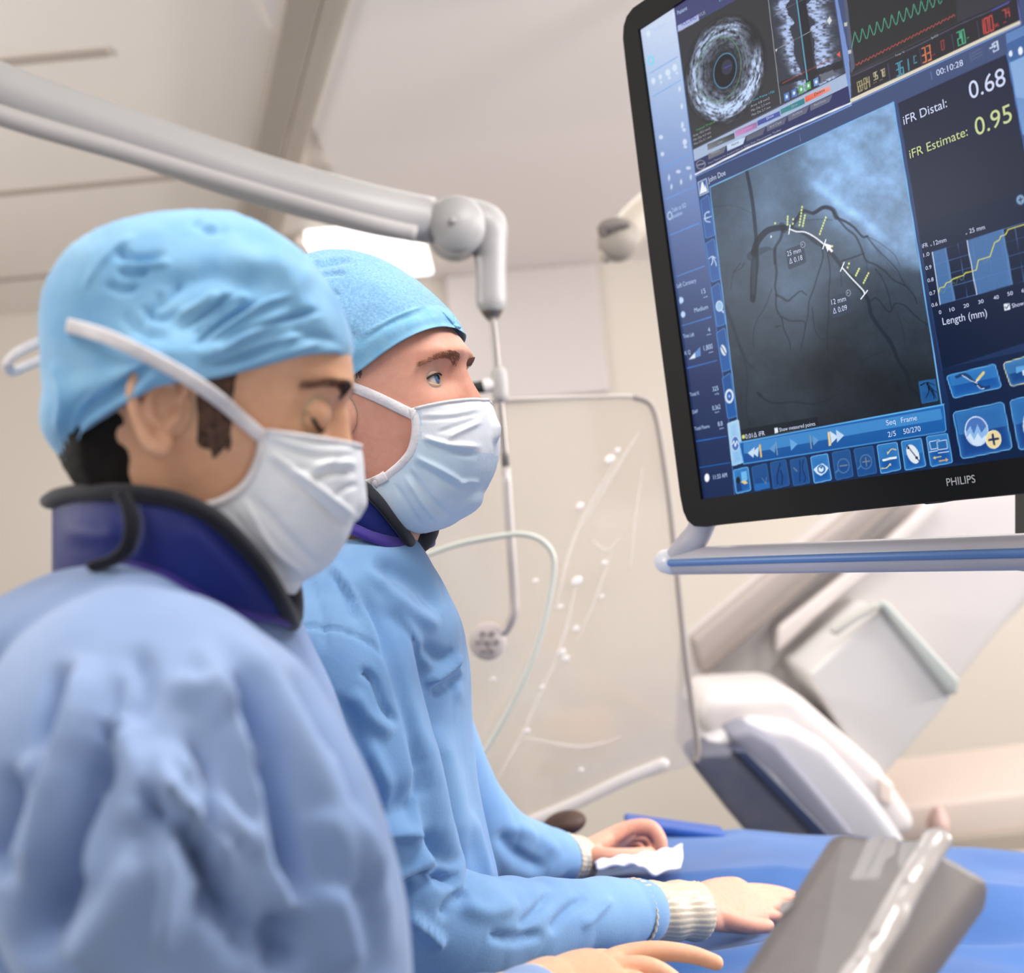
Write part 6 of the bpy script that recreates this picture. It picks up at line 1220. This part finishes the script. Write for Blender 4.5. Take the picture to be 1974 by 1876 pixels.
g2 = [([(690, 1120), (760, 1290), (800, 1420), (830, 1540)], 12, -.012), ([(700, 1170), (775, 1330), (820, 1470)], 14, .006), ([(700, 1090), (780, 1170), (850, 1210)], 12, .006), ([(720, 1080), (800, 1120), (850, 1180)], 18, -.008), ([(820, 1320), (860, 1290), (890, 1260)], 8, .009), ([(830, 1340), (870, 1320), (890, 1300)], 9, -.010), ([(800, 1240), (850, 1270), (890, 1260)], 14, -.005),
      ([(560, 1208), (640, 1212), (700, 1232), (745, 1275)], 3.0, -.0035), ([(600, 1110), (620, 1180), (630, 1260)], 5, -.003), ([(640, 1100), (670, 1150), (690, 1200)], 7, -.005), ([(620, 1060), (690, 1160), (740, 1250)], 8, .005), ([(690, 1290), (720, 1310), (740, 1360), (770, 1400)], 7, -.007), ([(680, 1330), (710, 1380), (760, 1420)], 14, .006), ([(640, 1340), (680, 1400), (700, 1470)], 16, -.005), ([(700, 1420), (740, 1500), (760, 1560)], 16, .006),
      ([(720, 1560), (770, 1550), (820, 1560)], 30, -.014), ([(700, 1620), (760, 1605), (820, 1610)], 14, .014), ([(730, 1690), (790, 1680), (850, 1650)], 16, .008), ([(760, 1730), (800, 1700), (850, 1680)], 14, -.014), ([(840, 1700), (870, 1690), (890, 1700)], 12, -.014), ([(780, 1760), (830, 1800), (850, 1830)], 12, .010), ([(850, 1770), (870, 1740), (900, 1720)], 10, -.008), ([(880, 1740), (940, 1760), (1000, 1740)], 16, .006), ([(1000, 1790), (1040, 1750), (1060, 1720)], 9, -.007), ([(1060, 1800), (1090, 1760), (1130, 1730)], 9, -.006), ([(1120, 1790), (1150, 1760), (1180, 1730)], 8, .005), ([(940, 1800), (990, 1810), (1050, 1800)], 10, -.008),
      ([(840, 1400), (870, 1520), (890, 1640)], 22, .008), ([(810, 1480), (840, 1600), (880, 1720)], 20, -.010), ([(900, 1560), (930, 1650), (950, 1700)], 12, .006), ([(880, 1240), (880, 1300), (890, 1360)], 10, .003), ([(960, 1600), (1000, 1650), (1060, 1680)], 16, -.008), ([(980, 1590), (1030, 1610), (1080, 1650)], 14, .006), ([(830, 1600), (870, 1650), (900, 1660)], 14, -.008), ([(740, 1140), (790, 1220), (830, 1300)], 16, .005)]
V = V+vnormals(V, F)*(.002*fbm(V*np.array([12, 12, 7])+3, 3)+.0035*np.abs(fbm(V*np.array([16, 16, 6])+9, 2)))[:, None]
gown2 = finish(V, F, [(a_, b_, c_*1.08) for a_, b_, c_ in g2], 'surgical_gown', m_gown2, p2, solid=0, weld=False)
finish(Vb, Fb, None, 'neck_binding', m_purple, gown2, solid=.003)
def cuff(pts, rad, parent, m, n=90):
    V, F = tube(pts, rad, n, 40, cap=False); k = np.arange(len(V)) % n; i = np.arange(len(V))//n; N = vnormals(V, F)
    V = V+N*(.0007*np.sin(k/n*2*math.pi*30)+.0012*np.sin(i*.5+2*np.sin(k/n*6.28)))[:, None]; o = mesh_obj('cuff', V, F, m, parent); s = o.modifiers.new('thickness', 'SOLIDIFY'); s.thickness = .002; return o
m_cuff = mat('cuff_cream_glossy', (206, 192, 170), .35, bump=.4, bscale=120)
cuff([P(1215, 1760, 1.32), P(1240, 1759, 1.335), P(1290, 1757, 1.355), P(1342, 1755, 1.38)], [.034, .030, .029, .0295], gown2, m_cuff)
cuff([P(1084, 1655, 1.63), P(1100, 1656, 1.645), P(1120, 1657, 1.665)], [.031, .028, .0275], gown2, m_cuff)
# ------------------------------------------------------------------ operating table with drape
TZ = 1.0
xs = np.linspace(-.35, 2.1, 150); ys = np.linspace(.80, 2.45, 120)
tbl = empty('operating_table', (.9, 1.7, 0), 'long operating table hidden under the blue drape', 'table')
V, F = abox((.02, 1.26, .80), (2.0, 1.96, .86)); bevel(mesh_obj('tabletop', V, F, mat('table_steel', (170, 172, 176), .3, .5), tbl, False), .01)
V, F = abox((.7, 1.5, 0.05), (1.1, 1.9, .84)); bevel(mesh_obj('pedestal', V, F, mat('table_white', (210, 210, 212), .5), tbl, False), .02)
V, F = abox((.4, 1.35, 0.0), (1.4, 2.05, .05)); bevel(mesh_obj('base', V, F, mat('table_white', (210, 210, 212), .5), tbl, False), .015)
m_dr = cloth('drape_blue', (36, 86, 150), (44, 97, 164), 4, rough=.7)
xs = np.linspace(.02, 2.1, 150); ys = np.linspace(1.0, 2.12, 130)
X_, Y_ = np.meshgrid(xs, ys)
far, near = 2.0+0*X_, 1.22+0*X_
Zs = np.interp(X_, [0, .1, .3, .45, .8, 2.2], [1.035, 1.042, 1.04, 1.01, .945, .93])+.010*fbm(np.stack([X_*5, Y_*5, X_*0], -1).reshape(-1, 3), 2).reshape(X_.shape)
Zs += .010*np.exp(-((Y_-1.50-.3*(X_-.5))/.03)**2)-.05*np.clip((1.68-Y_)/.14, 0, 1)
u = np.clip((Y_-far)/.05, 0, 1); Zs = Zs*(1-u)+.62*u; Yw = np.where(Y_ > far, far+.05*u, Y_)
u = np.clip((near-Y_)/.10, 0, 1); Zs = Zs*(1-u)+.55*u; Yw = np.where(Y_ < near, near-.06*u, Yw)
V = np.stack([X_, Yw, Zs], -1).reshape(-1, 3)
o = mesh_obj('surgical_drape', V, grid_faces(len(ys), len(xs)), m_dr); s = o.modifiers.new('thickness', 'SOLIDIFY'); s.thickness = .0015
tag(o, 'smooth bright blue surgical drape covering the whole table', 'drape')
pts = [PZ(x, y, 1.0) for x, y in []]
V, F = box(P(1300, 1597, 1.93), (P(1400, 1606, 1.98)-P(1215, 1580, 2.02))/2, CU*.007, CF*.03); o = bevel(mesh_obj('folded_drape_edge', V, F, cloth('drape_dark', (26, 70, 150), (34, 82, 164), 10), smooth=False), .006)
tag(o, 'dark blue folded strip of drape along the far table edge', 'drape')
# white cloth under the far hand
n = 40; A = catmull(np.array([P(1148, 1668, 1.60), P(1190, 1656, 1.62), P(1240, 1650, 1.64), P(1280, 1642, 1.66), P(1316, 1634, 1.68)]), n); B = catmull(np.array([P(1150, 1676, 1.58), P(1200, 1672, 1.58), P(1232, 1672, 1.57), P(1262, 1688, 1.55), P(1312, 1672, 1.60)]), n)
V = []
for j in range(24):
    t = j/23
    for i in range(n): q = A[i]*(1-t)+B[i]*t; V.append(q+np.array([0, 0, .004*math.sin(i*.35+t*4)*math.sin(t*math.pi)+.0015*math.sin(i*.7-t*3)]))
o = mesh_obj('gauze_cloth', V, grid_faces(24, n), cloth('gauze', (222, 218, 238), (238, 236, 246), 30)); s = o.modifiers.new('thickness', 'SOLIDIFY'); s.thickness = .004
tag(o, 'crumpled white gauze cloth under the hand resting on the blue drape', 'cloth')
# brown rounded item beyond the far arm
V, F = ellipsoid(P(1088, 1588, 1.93), CR*.034+CU*.006, CU*.019, CF*.03, 24, 16); o = mesh_obj('instrument_pad', V, F, mat('brown_rubber', (66, 40, 28), .6, var=.4, vscale=30)); tag(o, 'small dark brown rounded item at the far table edge behind the elbow', 'pad')
# covered grey control panel in the foreground
cp = empty('covered_control_panel', P(1650, 1850, .95), 'tilted grey control panel in a clear plastic cover at the lower right', 'control panel')
a, b, c, d = P(1606, 1592, .80), P(1806, 1620, .78), P(1628, 1930, .68), P(1398, 1910, .70)
bk = -np.cross(b-a, d-a); bk /= np.linalg.norm(bk)
if bk@CF < 0: bk = -bk
def slab3(name, L, th, m, par, bev=.006, seg=4):
    L = np.array(L); n = len(L); V = np.vstack([L, L+bk*th]); F = [list(range(n)), [n+i for i in range(n)][::-1]]+[[i, i+n, (i+1) % n+n, (i+1) % n] for i in range(n)]
    o = fix_normals(mesh_obj(name, V, F, m, par, False)); bevel(o, bev, seg); return o
ext = lambda p, q, t: p+(q-p)*t
slab3('panel_body', [a, b, ext(b, c, 1.25), ext(a, d, 1.25)], .03, mat('panel_grey', (114, 106, 103), .45, var=.10, vscale=16, bump=.3, bscale=30), cp, .010)
e1, e2 = P(1912, 1690, .80), P(1716, 1960, .70)
slab3('panel_side', [b+bk*.004, e1, ext(e1, e2, 1.2), ext(b, c, 1.25)+bk*.004], .03, mat('panel_side_grey', (134, 126, 124), .5), cp, .008)
# rounded bright rim with bumps of the plastic cover
rim_ = [ext(b, c, t)-bk*.002 for t in np.linspace(.02, 1.2, 14)]
V, F = tube(rim_, [(.0095, .007)]*14, 20, 80, rnd=True); V = np.array(V)+vnormals(V, F)*(.0010*fbm(np.array(V)*60, 2))[:, None]; mesh_obj('cover_rim', V, F, mat('cover_film_rim', (196, 188, 184), .16, spec=.9), cp)
for i, t in enumerate(np.linspace(.20, 1.0, 6)):
    q = ext(b, c, t)-bk*.006; V, F = ellipsoid(q, (b-a)/np.linalg.norm(b-a)*.005, (d-a)/np.linalg.norm(d-a)*.007, bk*.003, 16, 10); mesh_obj('button', V, F, mat('button_grey', (158, 148, 148), .4), cp)
V, F = tube([(a+c)/2+bk*.02, (a+c)/2+bk*.12, np.array([((a+c)/2+bk*.12)[0], 1.28, .9])], .014, 16, 20); mesh_obj('support_stalk', V, F, mat('panel_side_grey', (134, 126, 124), .5), cp)
# smears of the film on the panel face
def onp(px, py, off=-.0012):
    dd = P(px, py, 1.0)-CAM; o_ = a+bk*off; return CAM+dd*(((o_-CAM)@bk)/(dd@bk))
for L in ([(1672, 1618), (1700, 1612), (1688, 1650), (1660, 1700), (1640, 1694), (1655, 1660)], [(1735, 1622), (1790, 1626), (1780, 1660), (1752, 1684), (1732, 1668)], [(1706, 1616), (1730, 1618), (1724, 1650), (1708, 1660), (1690, 1700), (1676, 1708), (1668, 1690), (1690, 1640)], [(1660, 1748), (1684, 1752), (1690, 1764), (1678, 1768)], [(1712, 1706), (1738, 1694), (1732, 1712), (1716, 1722)], [(1504, 1740), (1526, 1734), (1522, 1750), (1502, 1762)]):
    Lp = catmull(np.array([onp(*p) for p in L+[L[0]]]), 40)[:-1]; V = np.vstack([Lp, Lp+bk*.001]); n = len(Lp)
    mesh_obj('film_smear', V, [list(range(n))[::-1]], mat('film_smear', (98, 90, 88), .3), cp)
